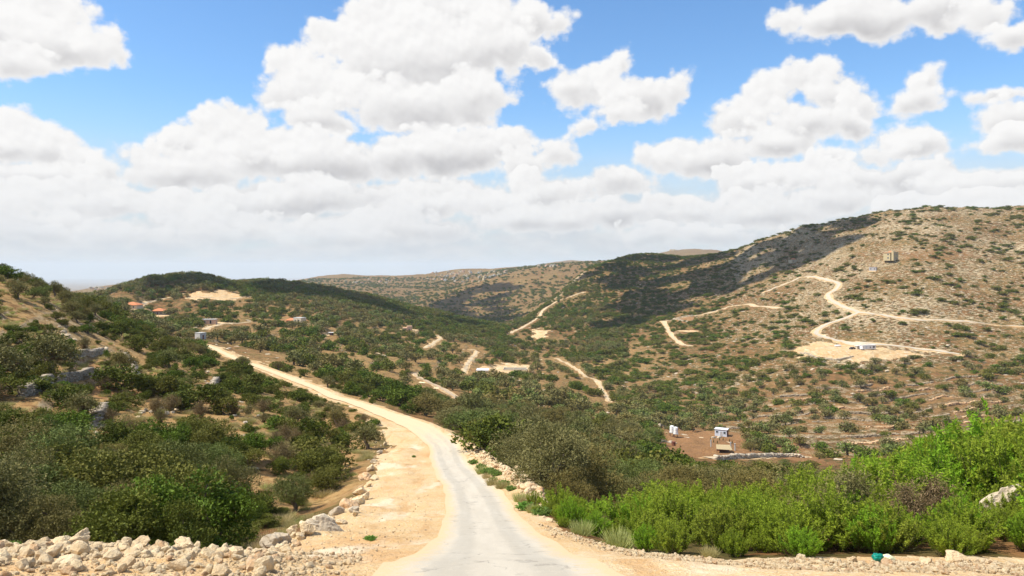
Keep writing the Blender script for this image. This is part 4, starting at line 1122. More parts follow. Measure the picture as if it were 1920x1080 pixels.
# loose rocks on the near left slope
for i, (px, py, s_, c_) in enumerate([(184,800,.9,9),(186,782,.9,7),(320,770,.9,8),(395,732,1.0,8),(482,775,.9,6),(180,788,1.0,5),(50,655,1.8,1),(60,650,1.3,1),(120,622,1.3,6),(190,655,1.0,3),(275,775,1.0,6),(312,762,1.0,5),(390,725,1.1,6),(440,770,1.0,3),(235,690,1.1,3),(30,640,1.0,3),(160,640,.9,3)]):
    for k in range(c_):
        x, y, z = at(px + rng.normal() * 9, py + rng.normal() * 6, 30, 160)
        stone((SLAB + BIGR[3:4] + BIGR[6:7])[(i + k) % 6], 0, y, s_ * (.6 + .7 * rng.random()), sink=.05, X=x)
def ring(n_, fpx, fY, fs):
    P_ = []
    for _ in range(n_): P_.append((fpx(), fY(), fs()))
    return P_
def rubble():
    P_ = []; u_ = rng.random; g_ = rng.normal
    def add(px, Y, s_): P_.append((pyz(px, Y), Y, s_))
    for _ in range(5200): add(-120 + 800 * u_() ** 1.05, 10.8 + 8.4 * u_(), .02 + .13 * u_() ** 6)      # berm rubble, left
    for _ in range(800): add(-60 + 580 * u_(), 15.4 + 3.2 * u_(), .06 + .24 * u_() ** 3.5)
    for _ in range(150): add(-100 + 620 * u_(), 12.2 + 5 * u_(), .14 + .26 * u_() ** 2)
    for _ in range(3200): t = u_(); add(480 + 220 * t + g_() * 18, 23 * (80 / 23) ** (t ** 1.25) * (1 + .08 * g_()), .06 + .26 * u_() ** 3)
    for _ in range(3600): t = u_(); add(864 + 165 * t + g_() * 9, 90 * (37 / 90) ** t * (1 + .07 * g_()), .08 + .34 * u_() ** 2.5)
    for _ in range(6000): px = 1010 + 950 * u_(); add(px, np.interp(px, [1000, 1100, 1250, 1500, 1900], [29, 24, 19, 17.3, 16.7]) - .2 - 3.6 * u_() ** 1.4, .025 + .11 * u_() ** 4)
    for _ in range(4500): Y = 12 + 50 * u_() ** 2; add(440 + 400 * u_(), Y, .02 + .06 * u_() ** 4)    # lay-by gravel
    P_ = np.array(P_)
    # keep the asphalt clean
    rx = np.interp(P_[:, 1], rd[0]['xy'][:, 1][:60 * 9], rd[0]['xy'][:, 0][:60 * 9]); hw = 2.1 * (1 + .5 * (1 - sstep(P_[:, 1], 14, 30)))
    k = (np.abs(P_[:, 0] - rx) > hw * (1.0 + .12 * rng.normal(size=len(P_)))) & (sample(BARE, P_[:, 0], P_[:, 1]) > .3)
    P_ = P_[k]; Z = ground(P_[:, 0], P_[:, 1]); n_ = len(P_)
    src = []
    for i, me in enumerate(SMLR):
        o = stone(me, 470 + 37 * i, 14.2 + .6 * (i % 3), .2, name='stone'); src.append(o)
    scl = P_[:, 2:3] / 2 * (1 + .3 * rng.random((n_, 3))); rot = np.stack([rng.normal(size=n_) * .3, rng.normal(size=n_) * .3, rng.random(n_) * 6.28], 1)
    scatter_stuff('rubble', 'pale broken limestone rubble and gravel strewn along the road edges', 'rubble', src, np.column_stack([P_[:, :2], Z]), rot, scl, rng.integers(0, 6, n_))
    # limestone ledges of the slopes
    X, Y = cells(40, 760, 235, 1100, 4.2); p = ppx(X, Y)
    rk = sample(ROCK, X, Y); n1 = fbm(X / 30, Y / 30, 91, 3)
    k = (rng.random(len(X)) < rk * np.clip(.22 + .35 * n1, .03, .7)) & (sample(BARE, X, Y) < .2); X2, Y2 = X[k], Y[k]
    Xl, Yl = cells(-80, 0, 38, 200, 4.5); k = (ppx(Xl, Yl) < 520) & (rng.random(len(Xl)) < .22) & (sample(BARE, Xl, Yl) < .2); 
    Xm, Ym = cells(-300, 100, 230, 900, 9); km = (rng.random(len(Xm)) < .25) & (sample(BARE, Xm, Ym) < .2) & (ppx(Xm, Ym) > 150)
    X2 = np.concatenate([X2, Xl[k], Xm[km]]); Y2 = np.concatenate([Y2, Yl[k], Ym[km]]); n_ = len(X2)
    Z = ground(X2, Y2); s_ = (.4 + 1.2 * rng.random(n_) ** 2) * np.where(Y2 < 220, .45, 1)
    src = []
    for i, me in enumerate(SLAB):
        x, y, z = at(1600 + 60 * i, 740 - 22 * i, 230, 600); src.append(stone(me, 0, y, 2.6, name='rock_outcrop', X=x))
    scl = np.stack([s_ * 1.2, s_ * (.6 + .3 * rng.random(n_)), s_ * (.4 + .35 * rng.random(n_))], 1)
    rot = np.stack([rng.normal(size=n_) * .12, rng.normal(size=n_) * .12, rng.normal(size=n_) * .5], 1)
    scatter_stuff('limestone_ledges', 'pale limestone ledges cropping out all over the hillsides', 'rocks', src, np.column_stack([X2, Y2, Z - .08]), rot, scl, rng.integers(0, 4, n_))
    print('rubble', round(time.time() - T0, 1))
rubble()
def wall_mesh(P_, h, th, bs, mat, name, rg):
    """course upon course of rough blocks along a ground line"""
    P_ = np.asarray(P_, float); seg = np.linalg.norm(np.diff(P_[:, :2], axis=0), axis=1); L = np.concatenate([[0], np.cumsum(seg)])
    Vs, Fs, o_ = [], [], 0
    cube = np.array([[-1,-1,-1],[1,-1,-1],[1,1,-1],[-1,1,-1],[-1,-1,1],[1,-1,1],[1,1,1],[-1,1,1]], float) / 2
    cf = np.array([[0,3,2,1],[4,5,6,7],[0,1,5,4],[1,2,6,5],[2,3,7,6],[3,0,4,7]])
    nc = max(1, int(round(h / (bs * .62))))
    for c_ in range(nc):
        s_ = 0
        while s_ < L[-1]:
            w_ = bs * (.7 + .9 * rg.random()); q = s_ + w_ / 2
            fall = 1 - .45 * (0.5 + .5 * math.sin(q * .35 + 2)) * (c_ == nc - 1)
            if q < L[-1] and rg.random() < fall:
                x = np.interp(q, L, P_[:, 0]); y = np.interp(q, L, P_[:, 1]); z = np.interp(q, L, P_[:, 2])
                x2 = np.interp(q + .3, L, P_[:, 0]); y2 = np.interp(q + .3, L, P_[:, 1]); a = math.atan2(y2 - y, x2 - x) + rg.normal() * .12
                hh = h / nc * (1.0 + .3 * rg.random())
                B = cube * np.array([w_ * 1.04, th * (1 + .2 * rg.normal()), hh]) * (1 + .16 * rg.normal(size=(8, 3)))
                ca, sa = math.cos(a), math.sin(a); B = B @ np.array([[ca, sa, 0], [-sa, ca, 0], [0, 0, 1]])
                B += np.array([x, y, z + h / nc * (c_ + .45)]); Vs.append(B); Fs.append(cf + o_); o_ += 8
            s_ += w_
    if not Vs: return None
    return mesh_np(name, np.vstack(Vs), np.vstack(Fs), mat=mat)
WL = [ # (points px,py), depth range, height, block, label
 ([(40,745),(70,733),(110,722),(150,712),(178,706)], (45,120), 1.1, .24, 'grey dry stone wall below the old olive tree, lowest wall on the left slope'),
 ([(128,672),(150,668),(190,662)], (55,140), .9, .24, 'short grey dry stone wall on the left slope right of the old olive tree'),
 ([(235,668),(250,690),(258,715)], (55,150), .8, .24, 'tumbled stone wall running down the left slope beside the tan footpath'),
 ([(395,742),(400,728),(408,716)], (60,200), 1.0, .26, 'collapsed stone heap wall among the shrubs in the middle of the left slope'),
 ([(176,800),(186,786),(196,772)], (40,90), 1.0, .26, 'grey broken wall end among the shrubs low on the left slope'),
 ([(1336,822),(1350,820)], (180,340), .6, .5, 'low stone edging in front of the white cabin'),
 ([(1222,806),(1236,802),(1250,799)], (200,360), .9, .6, 'curved stone wall above the two white water tanks'),
 ([(1222,828),(1240,829),(1258,830)], (200,360), .7, .6, 'low pale stone wall below the two white water tanks'),
 ([(1340,862),(1400,859),(1460,857),(1505,858)], (150,330), 1.1, .7, 'long pale stone wall along the lane below the white cabin'),
 ([(590,612),(600,607),(612,604)], (350,650), 1.3, .9, 'stone terrace wall right of the beige house with the red lean-to'),
 ([(605,600),(620,597),(635,596)], (350,700), 1.3, .9, 'upper stone terrace wall right of the beige house'),
 ([(640,622),(655,619),(680,617)], (350,700), 1.3, .9, 'stone terrace wall between the beige house and the salmon shell house'),
 ([(1500,663),(1530,672),(1565,675),(1600,670)], (380,560), 1.3, .8, 'curved rubble retaining wall below the yard of the white caravan'),
 ([(1588,687),(1605,690),(1625,692)], (350,560), 1.2, .8, 'pale curved stone terrace wall under the white caravan yard'),
 ([(1262,598),(1275,602),(1290,604)], (450,800), 1.5, .9, 'pale stone terrace wall at the red earth dig on the facing hill'),
 ([(1262,583),(1280,587),(1300,588)], (450,800), 1.5, .9, 'upper pale stone wall of the red earth dig on the facing hill'),
]
for pts, dr, h, bs, lb in WL:
    Pw = [at(px, py, *dr) for px, py in pts]
    Pc = catmull([(p[0], p[1]) for p in Pw], 1.0); z = ground(Pc[:, 0], Pc[:, 1])
    o = wall_mesh(np.column_stack([Pc, z - .1]), h, .7 if bs < .5 else 1.0, bs, WALLST if dr[0] < 150 else STONEG, 'dry_stone_wall', rng)
    if o: tag(o, lb, 'wall', 'dry stone walls')
# terrace walls of the olive terraces, found where the strips step down
def terrace_walls():
    cand = []
    for k in range(18, 37):
        X = np.arange(20, 330, 1.5); Y = (k - .08) * TSP - twob(X)
        p = ppx(X, Y); m_ = np.clip(sample(tm1 + tm2, X, Y), 0, 1); ok = (m_ > .5) & (sample(BARE, X, Y) < .3) & (sample(RED, X, Y) < .6) & (p < 1985)
        i = 0
        while i < len(X) - 8:
            n_ = int(rng.integers(9, 30)); seg = slice(i, i + n_); i += n_ + int(rng.integers(1, 10))
            if ok[seg].mean() < 1 or rng.random() < .12: continue
            z = ground(X[seg], Y[seg] - 1.2)
            o = wall_mesh(np.column_stack([X[seg], Y[seg] - .7, z - .25]), 1.0 + .5 * rng.random(), 1.0, .6, WALLT if rng.random() < .7 else STONER, 'terrace_wall', rng)
            if o: cand.append((o, float(ppx(X[seg].mean(), Y[seg].mean())), float(ppy(z.mean(), Y[seg].mean())), float(Y[seg].mean())))
    print('terrace walls', len(cand)); return cand
WALLT = stone_material('terrace_stones', (.30, .24, .165, 1), (.50, .42, .30, 1), (.17, .12, .08, 1), .6, 1.0)
TWALLS = terrace_walls()
# ------------------------------------------------------------------ buildings and small things
BM = dict(
 cream=flat_material('cream_plaster', (.52, .43, .25, 1), (.44, .35, .20, 1), .9), tan=flat_material('tan_plaster', (.50, .42, .28, 1), (.42, .33, .21, 1), .9),
 salmon=flat_material('salmon_block', (.60, .36, .23, 1), (.66, .48, .34, 1), .95), beige=flat_material('beige_render', (.56, .49, .38, 1), (.46, .39, .29, 1), .95),
 grey=flat_material('grey_block', (.38, .37, .38, 1), (.46, .45, .45, 1), .95), concrete=flat_material('pale_concrete', (.50, .50, .47, 1), (.40, .40, .38, 1), .95),
 white=flat_material('white_panel', (.78, .78, .78, 1), (.66, .67, .69, 1), .5), roof=flat_material('red_roof_tiles', (.56, .21, .09, 1), (.44, .16, .08, 1), .85, 3),
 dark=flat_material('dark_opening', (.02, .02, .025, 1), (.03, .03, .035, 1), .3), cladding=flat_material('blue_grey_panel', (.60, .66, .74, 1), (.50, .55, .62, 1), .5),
 rust=flat_material('rust_brown', (.20, .075, .05, 1), (.12, .05, .035, 1), .8), thatch=flat_material('dry_reed_mat', (.42, .34, .20, 1), (.30, .23, .12, 1), .95, 5),
 post=flat_material('weathered_post', (.16, .11, .07, 1), (.22, .16, .10, 1), .9), water=flat_material('white_plastic', (.80, .80, .78, 1), (.72, .72, .70, 1), .4),
 teal=flat_material('teal_plastic', (.0, .16, .12, 1), (.01, .24, .18, 1), .3, 6), lemon=flat_material('pale_yellow_plastic', (.78, .78, .42, 1), (.72, .74, .60, 1), .3, 6),
 glass=flat_material('dark_glass', (.05, .07, .08, 1), (.03, .04, .05, 1), .15, spec=.5))
def bx(bm, x0, x1, y0, y1, z0, z1):
    vs = [bm.verts.new(p) for p in [(x0,y0,z0),(x1,y0,z0),(x1,y1,z0),(x0,y1,z0),(x0,y0,z1),(x1,y0,z1),(x1,y1,z1),(x0,y1,z1)]]
    for f in [(0,3,2,1),(4,5,6,7),(0,1,5,4),(1,2,6,5),(2,3,7,6),(3,0,4,7)]: bm.faces.new([vs[i] for i in f])
def part(name, bm, mat, parent=None, bevel=0):
    if bevel: bmesh.ops.bevel(bm, geom=bm.edges[:], offset=bevel, segments=1, affect='EDGES')
    me = bpy.data.meshes.new(name); bmesh.ops.recalc_face_normals(bm, faces=bm.faces[:]); bm.to_mesh(me); bm.free(); me.materials.append(mat)
    o = bpy.data.objects.new(name, me); link(o)
    if parent: o.parent = parent
    return o
def boxp(name, mat, parent, *b, bevel=0):
    bm = bmesh.new(); bx(bm, *b); return part(name, bm, mat, parent, bevel)
def hip(bm, w, d, z0, h, e=.5, ridge=.35):
    w2, d2 = w / 2 + e, d / 2 + e
    v = [bm.verts.new(p) for p in [(-w2,-d2,z0),(w2,-d2,z0),(w2,d2,z0),(-w2,d2,z0),(-w2*ridge,0,z0+h),(w2*ridge,0,z0+h),(-w2,-d2,z0-.18),(w2,-d2,z0-.18),(w2,d2,z0-.18),(-w2,d2,z0-.18)]]
    for f in [(0,1,5,4),(1,2,5),(2,3,4,5),(3,0,4),(6,7,1,0),(7,8,2,1),(8,9,3,2),(9,6,0,3),(9,8,7,6)]: bm.faces.new([v[i] for i in f])
def walls_open(root, w, d, h, mat, th=.25):
    bm = bmesh.new(); bx(bm, -w/2, w/2, -d/2, d/2, -1.2, h); return part('wall', bm, mat, root, .03)
def win(root, face, u, z, w, h, W_, D_, name='window', mat='dark', fr='white'):
    """window or door on a face: f front (-y), r right, l left"""
    t = .06
    bm = bmesh.new(); bm2 = bmesh.new()
    def bb(m_, u0, u1, z0, z1, a, b):
        if face == 'f': bx(m_, u0, u1, -D_/2 - b, -D_/2 - a, z0, z1)
        elif face == 'r': bx(m_, W_/2 + a, W_/2 + b, u0, u1, z0, z1)
        else: bx(m_, -W_/2 - b, -W_/2 - a, u0, u1, z0, z1)
    bb(bm, u - w/2, u + w/2, z, z + h, -.02, .03)
    o = part(name, bm, BM[mat], root)
    for q in ((u - w/2 - t, u - w/2, z - t, z + h + t), (u + w/2, u + w/2 + t, z - t, z + h + t), (u - w/2, u + w/2, z + h, z + h + t), (u - w/2, u + w/2, z - t, z)): bb(bm2, *q, -.02, .08)
    part('frame', bm2, BM[fr], o); return o
def site(name, px, py, dr, deg, label, cat, group=None):
    x, y, z = at(px, py, *dr); r_ = empty(name, (x, y, z), R(deg)); return tag(r_, label, cat, group)
# cream two-storey house on the facing slope
t = site('house', 1671, 488, (520, 720), 38, 'cream two storey house with red lean-to roof and corner tower high on the rocky hill', 'house')
walls_open(t, 10.5, 8.5, 7.0, BM['cream'])
boxp('parapet', BM['tan'], t, -5.35, 5.35, -4.35, 4.35, 7.0, 7.35)
boxp('tower', BM['cream'], t, -6.1, -4.2, -5.0, -3.0, -1, 8.3, bevel=.05)
bm = bmesh.new(); hip(bm, 3.2, 4.5, 7.35, 1.1, .4); r2 = part('roof', bm, BM['roof'], t); r2.location = (2.2, 1.2, 0)
bm = bmesh.new(); bx(bm, -7.2, -5.27, -2.6, 4.3, 6.2, 6.5); part('porch_roof', bm, BM['roof'], t)
boxp('porch_wall', BM['cream'], t, -6.9, -5.27, -2.3, 4.0, -1, 6.18)
for u, z in ((-1.8, 4.3), (1.2, 4.3), (3.8, 2.8), (-1.6, 1.0)): win(t, 'f', u, z, 1.1, 1.2, 10.5, 8.5)
win(t, 'f', 1.6, .1, 1.1, 2.1, 10.5, 8.5, 'door', 'rust')
for u, z in ((-.3, 4.2), (-.3, 1.0)): win(t, 'l', u, z, 1.2, 1.3, 13.8, 8.5)
win(t, 'r', 0, 4.0, 1.2, 1.2, 10.5, 8.5)
# grey block hut
t = site('block_hut', 1637, 505, (500, 700), 42, 'grey concrete block hut with two square window holes below the cream house', 'hut')
walls_open(t, 4.5, 6.0, 3.3, BM['grey']); boxp('roof', BM['grey'], t, -2.4, 2.4, -3.15, 3.15, 3.3, 3.5)
for u in (-1.6, 1.5): win(t, 'l', u, 1.2, 1.1, 1.0, 4.5, 6.0)
win(t, 'f', 0, 1.0, 1.0, 1.1, 4.5, 6.0)
t.rotation_euler.z = R(52)
# unfinished ochre cottage by the shaded slope
t = site('unfinished_cottage', 1486, 492, (600, 900), 20, 'small unfinished ochre cottage with red roof at the edge of the shaded slope', 'house')
walls_open(t, 7, 6, 3.0, BM['tan']); bm = bmesh.new(); hip(bm, 3.6, 3.4, 3.7, 1.2); q = part('roof', bm, BM['roof'], t); q.location.x = 1.4
boxp('upper_wall', BM['salmon'], t, -.2, 3.0, -1.6, 1.6, 3.0, 3.6); win(t, 'f', -1.5, .8, 1, 1.1, 7, 6)
# white caravan
t = site('caravan', 1627, 656, (380, 560), 14, 'long white site caravan with two dark windows on the bulldozed yard', 'caravan')
boxp('body', BM['white'], t, -5.2, 5.2, -1.4, 1.4, .55, 3.1, bevel=.08); boxp('roof', BM['water'], t, -5.5, 5.5, -1.6, 1.6, 3.1, 3.32)
for u in (-3.9, 3.9): boxp('support', BM['dark'], t, u - .5, u + .5, -1.0, 1.0, -.1, .55)
win(t, 'f', 3.5, 1.4, 1.5, 1.1, 10.4, 2.8); win(t, 'f', .8, 1.3, .7, 1.0, 10.4, 2.8, mat='glass'); win(t, 'f', -2.2, .75, .8, 1.9, 10.4, 2.8, 'door', 'cladding')
t = site('shed', 1609, 655, (380, 560), 14, 'small tan shed with white flat roof at the left end of the caravan', 'shed')
boxp('wall', BM['beige'], t, -1.6, 1.6, -1.1, 1.1, -.1, 2.3); boxp('roof', BM['white'], t, -1.9, 1.9, -1.4, 1.4, 2.3, 2.5)
win(t, 'f', 0, 0, .9, 1.9, 3.2, 2.2, 'door')
t = site('parked_car', 1598, 655, (380, 560), 25, 'dark parked car facing left beside the tan shed on the yard', 'car')
bm = bmesh.new()
prof = [(-2.1,.35),(-2.1,.85),(-1.25,.98),(-.65,1.45),(.85,1.45),(1.6,1.0),(2.1,.95),(2.15,.35)]
va = [bm.verts.new((x, -.82, z)) for x, z in prof]; vb = [bm.verts.new((x, .82, z)) for x, z in prof]
bm.faces.new(va); bm.faces.new(vb[::-1])
for i in range(8): bm.faces.new([va[i], vb[i], vb[(i + 1) % 8], va[(i + 1) % 8]][::-1])
part('body', bm, flat_material('dark_car_paint', (.02, .022, .035, 1), (.03, .03, .04, 1), .3, spec=.5), t, .06)
for x in (-1.3, 1.35):
    for y in (-.84, .84):
        bm = bmesh.new(); bmesh.ops.create_cone(bm, cap_ends=True, segments=16, radius1=.34, radius2=.34, depth=.2, matrix=Matrix.Translation((x, y, .34)) @ Matrix.Rotation(R(90), 4, 'X')); part('wheel', bm, BM['dark'], t)
bm = bmesh.new(); bx(bm, -.6, .8, -.86, .86, 1.0, 1.36); part('window', bm, BM['glass'], t)
t = site('storage_tank', 1571, 650, (380, 560), 8, 'small pale grey rounded storage tank lying at the back of the yard', 'tank')
bm = bmesh.new(); bmesh.ops.create_uvsphere(bm, u_segments=20, v_segments=10, radius=1); bmesh.ops.scale(bm, vec=(2.6, .9, .75), verts=bm.verts); bmesh.ops.translate(bm, vec=(0, 0, .5), verts=bm.verts); part('hull', bm, BM['white'], t)
for u in (-1.2, 1.2): boxp('skid', BM['grey'], t, u - .2, u + .2, -.8, .8, -.1, .3)
# the little farm in the valley
t = site('cabin', 1353, 817, (240, 340), -22, 'small white flat roofed cabin with blue grey panelled front on red earth', 'cabin')
walls_open(t, 4.8, 3.0, 2.7, BM['cladding']); boxp('roof', BM['white'], t, -2.65, 2.65, -1.75, 1.75, 2.7, 2.9, bevel=.03)
win(t, 'f', -1.5, 1.3, .9, .8, 4.8, 3.0, mat='glass'); win(t, 'f', .2, 0, .85, 1.9, 4.8, 3.0, 'door', 'grey'); win(t, 'f', 1.5, 1.1, .9, .9, 4.8, 3.0, mat='glass')
boxp('side_panel', BM['rust'], t, 2.41, 2.46, -1.45, 1.45, 0, 2.65)
t.rotation_euler.z = R(-28)
def tank(px, py, label):
    t = site('water_tank', px, py, (220, 330), 0, label, 'water tank', 'white water tanks')
    bm = bmesh.new(); pr = [(0, 1.15), (.62, 1.15), (.64, 1.3), (.61, 1.5), (.64, 1.7), (.61, 1.95), (.64, 2.2), (.61, 2.45), (.62, 2.75), (.45, 2.95), (.2, 3.02), (0, 3.02)]
    rg_ = [[bm.verts.new((r_ * math.cos(a), r_ * math.sin(a), z)) for a in np.linspace(0, 2 * math.pi, 20, endpoint=False)] for r_, z in pr[1:-1]]
    for a, b in zip(rg_[:-1], rg_[1:]):
        for i in range(20): bm.faces.new([a[i], a[(i + 1) % 20], b[(i + 1) % 20], b[i]])
    bm.faces.new(rg_[0][::-1]); bm.faces.new(rg_[-1]); part('barrel', bm, BM['water'], t)
    for x, y in ((-.5, -.5), (.5, -.5), (.5, .5), (-.5, .5)): boxp('leg', BM['rust'], t, x - .05, x + .05, y - .05, y + .05, -.3, 1.0)
    boxp('platform', BM['concrete'], t, -.68, .68, -.68, .68, 1.0, 1.15); t.scale = (1.25,) * 3
tank(1260, 818, 'white ribbed water tank on a stand, the left and farther of the two')
tank(1267, 821, 'white ribbed water tank on a stand, the right and nearer of the two')
t = site('barrel', 1263, 836, (200, 330), 0, 'dark red steel drum below the two white water tanks', 'barrel')
bm = bmesh.new(); bmesh.ops.create_cone(bm, cap_ends=True, segments=20, radius1=.6, radius2=.6, depth=1.4, matrix=Matrix.Translation((0, 0, .6))); part('drum', bm, BM['rust'], t, .03)
for z in (.25, .95):
    bm = bmesh.new(); bmesh.ops.create_cone(bm, cap_ends=True, segments=20, radius1=.64, radius2=.64, depth=.06, matrix=Matrix.Translation((0, 0, z))); part('rim', bm, BM['rust'], t)
t = site('shade_shelter', 1357, 848, (170, 320), -8, 'low open shelter with a tan reed mat roof and dark inside below the cabin', 'shelter')
bm = bmesh.new(); vs = [bm.verts.new(p) for p in [(-3,-2,1.5),(3,-2,1.3),(2.6,2.2,2.3),(-2.6,2.2,2.3),(-3,-2,1.62),(3,-2,1.42),(2.6,2.2,2.42),(-2.6,2.2,2.42)]]
for f in [(0,3,2,1),(4,5,6,7),(0,1,5,4),(1,2,6,5),(2,3,7,6),(3,0,4,7)]: bm.faces.new([vs[i] for i in f])
part('roof', bm, BM['thatch'], t); t.scale = (.72,) * 3
for x, y, z in ((-2.8,-1.8,1.5),(2.8,-1.8,1.3),(2.4,2,2.28),(-2.4,2,2.28)): boxp('post', BM['post'], t, x - .08, x + .08, y - .08, y + .08, -.5, z)
boxp('back_wall', BM['rust'], t, -2.3, 2.3, 1.7, 1.8, -.5, 2.1)
for i, (px, py) in enumerate([(1370,842),(1378,845),(1333,838)]):
    t = site('fence_post', px, py, (170, 320), 0, ['pale post at the right corner of the reed mat shelter', 'outer pale post right of the reed mat shelter', 'pale post left of the reed mat shelter'][i], 'post', 'posts round the shelter')
    boxp('shaft', BM['concrete'], t, -.14, .14, -.14, .14, -.4, 1.9); boxp('cap', BM['concrete'], t, -.2, .2, -.2, .2, 1.9, 2.0)
# left hill houses
def redhouse(px, py, w, d, deg, label, mat='beige', h=2.9, dr=(420, 800), rh=2.0):
    t = site('house', px, py, dr, deg, label, 'house'); walls_open(t, w, d, h, BM[mat]); bm = bmesh.new(); hip(bm, w, d, h + .18, rh, .8, .15); part('roof', bm, BM['roof'], t)
    for u in (-w * .28, w * .28): win(t, 'f', u, .9, 1.1, 1.2, w, d)
    win(t, 'f', 0, 0, 1.0, 2.1, w, d, 'door', 'rust'); return t
redhouse(249, 579, 11, 8, -6, 'low house with wide orange red hipped roof, the left one on the left hill')
redhouse(299, 590, 10, 8, 4, 'house with steep orange red hipped roof, the right one on the left hill')
t = site('house', 392, 607, (350, 620), 8, 'low reddish roofless shell house above the white track on the left hill', 'house')
walls_open(t, 9, 5, 2.6, BM['salmon']); boxp('parapet', BM['concrete'], t, -4.55, 4.55, -2.55, 2.55, 2.6, 2.8); win(t, 'f', -2, .7, 1, 1, 9, 5); win(t, 'f', 1.5, 0, 1, 2.1, 9, 5, 'door')
t = site('house', 562, 608, (350, 650), -20, 'beige block house with a red tiled lean-to at its left side', 'house')
walls_open(t, 6.5, 6, 4.4, BM['beige']); boxp('parapet', BM['concrete'], t, -3.3, 3.3, -3.05, 3.05, 4.4, 4.65)
for u in (-1.5, 1.3): win(t, 'f', u, 2.2, .9, 1.1, 6.5, 6)
boxp('annex_wall', BM['rust'], t, -9.2, -3.27, -2.4, 2.4, -1, 2.5)
bm = bmesh.new(); vs = [bm.verts.new(p) for p in [(-9.7,-3,2.5),(-3.27,-3,2.5),(-3.27,2.6,3.6),(-9.7,2.6,3.6),(-9.7,-3,2.7),(-3.27,-3,2.7),(-3.27,2.6,3.8),(-9.7,2.6,3.8)]]
for f in [(0,3,2,1),(4,5,6,7),(0,1,5,4),(1,2,6,5),(2,3,7,6),(3,0,4,7)]: bm.faces.new([vs[i] for i in f])
part('annex_roof', bm, BM['roof'], t)
t = site('shed', 622, 629, (350, 560), 0, 'small shed with a bright white roof right of and below the beige house', 'shed')
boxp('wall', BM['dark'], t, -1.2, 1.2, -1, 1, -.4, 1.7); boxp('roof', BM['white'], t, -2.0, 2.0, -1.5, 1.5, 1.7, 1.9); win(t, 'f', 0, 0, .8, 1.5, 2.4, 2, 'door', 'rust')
t = site('house', 764, 620, (450, 750), 12, 'roofless salmon block shell house in the middle of the valley scrub', 'house')
walls_open(t, 8, 6, 2.6, BM['salmon']); boxp('upper_wall', BM['salmon'], t, -.5, 3.9, -2.9, 2.9, 2.6, 4.0); win(t, 'f', -2, .9, 1.1, 1.1, 8, 6); win(t, 'f', 1.2, 0, 1, 2, 8, 6, 'door')
t = site('shed', 905, 699, (350, 520), -4, 'long low shed with a white roof left of the pale yard in the valley', 'shed')
boxp('wall', BM['beige'], t, -3.2, 3.2, -1.6, 1.6, -.5, 1.6); bm = bmesh.new(); vs = [bm.verts.new(p) for p in [(-3.6,-2,1.6),(3.6,-2,1.6),(3.6,2,2.2),(-3.6,2,2.2),(-3.6,-2,1.72),(3.6,-2,1.72),(3.6,2,2.32),(-3.6,2,2.32)]]
for f in [(0,3,2,1),(4,5,6,7),(0,1,5,4),(1,2,6,5),(2,3,7,6),(3,0,4,7)]: bm.faces.new([vs[i] for i in f])
part('roof', bm, BM['white'], t); win(t, 'f', -1, .1, .9, 1.4, 6.4, 3.2, 'door', 'rust'); win(t, 'f', 1.2, .6, .8, .7, 6.4, 3.2)
t = site('foundation', 966, 694, (350, 560), -3, 'low pale walled foundation with a doorway on the bare yard in the valley', 'foundation')
bm = bmesh.new()
for b in ((-8, 8, -3.2, -2.8, -.4, .9), (-8, 8, 2.8, 3.2, -.4, 1.3), (-8, -7.6, -2.8, 2.8, -.4, 1.1), (7.6, 8, -2.8, 2.8, -.4, 1.1)): bx(bm, *b)
part('wall', bm, BM['beige'], t); boxp('slab', BM['concrete'], t, -7.6, 7.6, -2.8, 2.8, -.3, .12); boxp('inner_wall', BM['beige'], t, -1, -.7, -2.79, 2.79, .12, 1.0)
t = site('concrete_hut', 376, 634, (230, 340), -28, 'pale grey windowless concrete cube beside the far end of the road', 'hut')
walls_open(t, 3.4, 3.4, 2.9, BM['concrete']); boxp('roof', BM['concrete'], t, -1.8, 1.8, -1.8, 1.8, 2.9, 3.05); win(t, 'r', 0, 0, .9, 2, 3.4, 3.4, 'door', 'rust')
for px, py, w, h, lb in [(485, 531, 3.4, 5.5, 'square ruined stone tower on the middle ridge, tallest of the ridge ruins'), (452, 533, 8, 3.2, 'wide ruined stone house on the middle ridge left of the tower'), (508, 529, 6, 2.6, 'low ruined stone house on the middle ridge right of the tower')]:
    t = site('ruin', px, py, (600, 960), 5, lb, 'ruin', 'ruins on the middle ridge'); boxp('wall', BM['tan'], t, -w/2, w/2, -1.9, 1.9, -2, h * .8); boxp('broken_wall', BM['tan'], t, -w/2, 0, -1.88, 1.88, h * .8, h)
    win(t, 'f', .3, h * .35, .9, 1.0, w, 3.8)
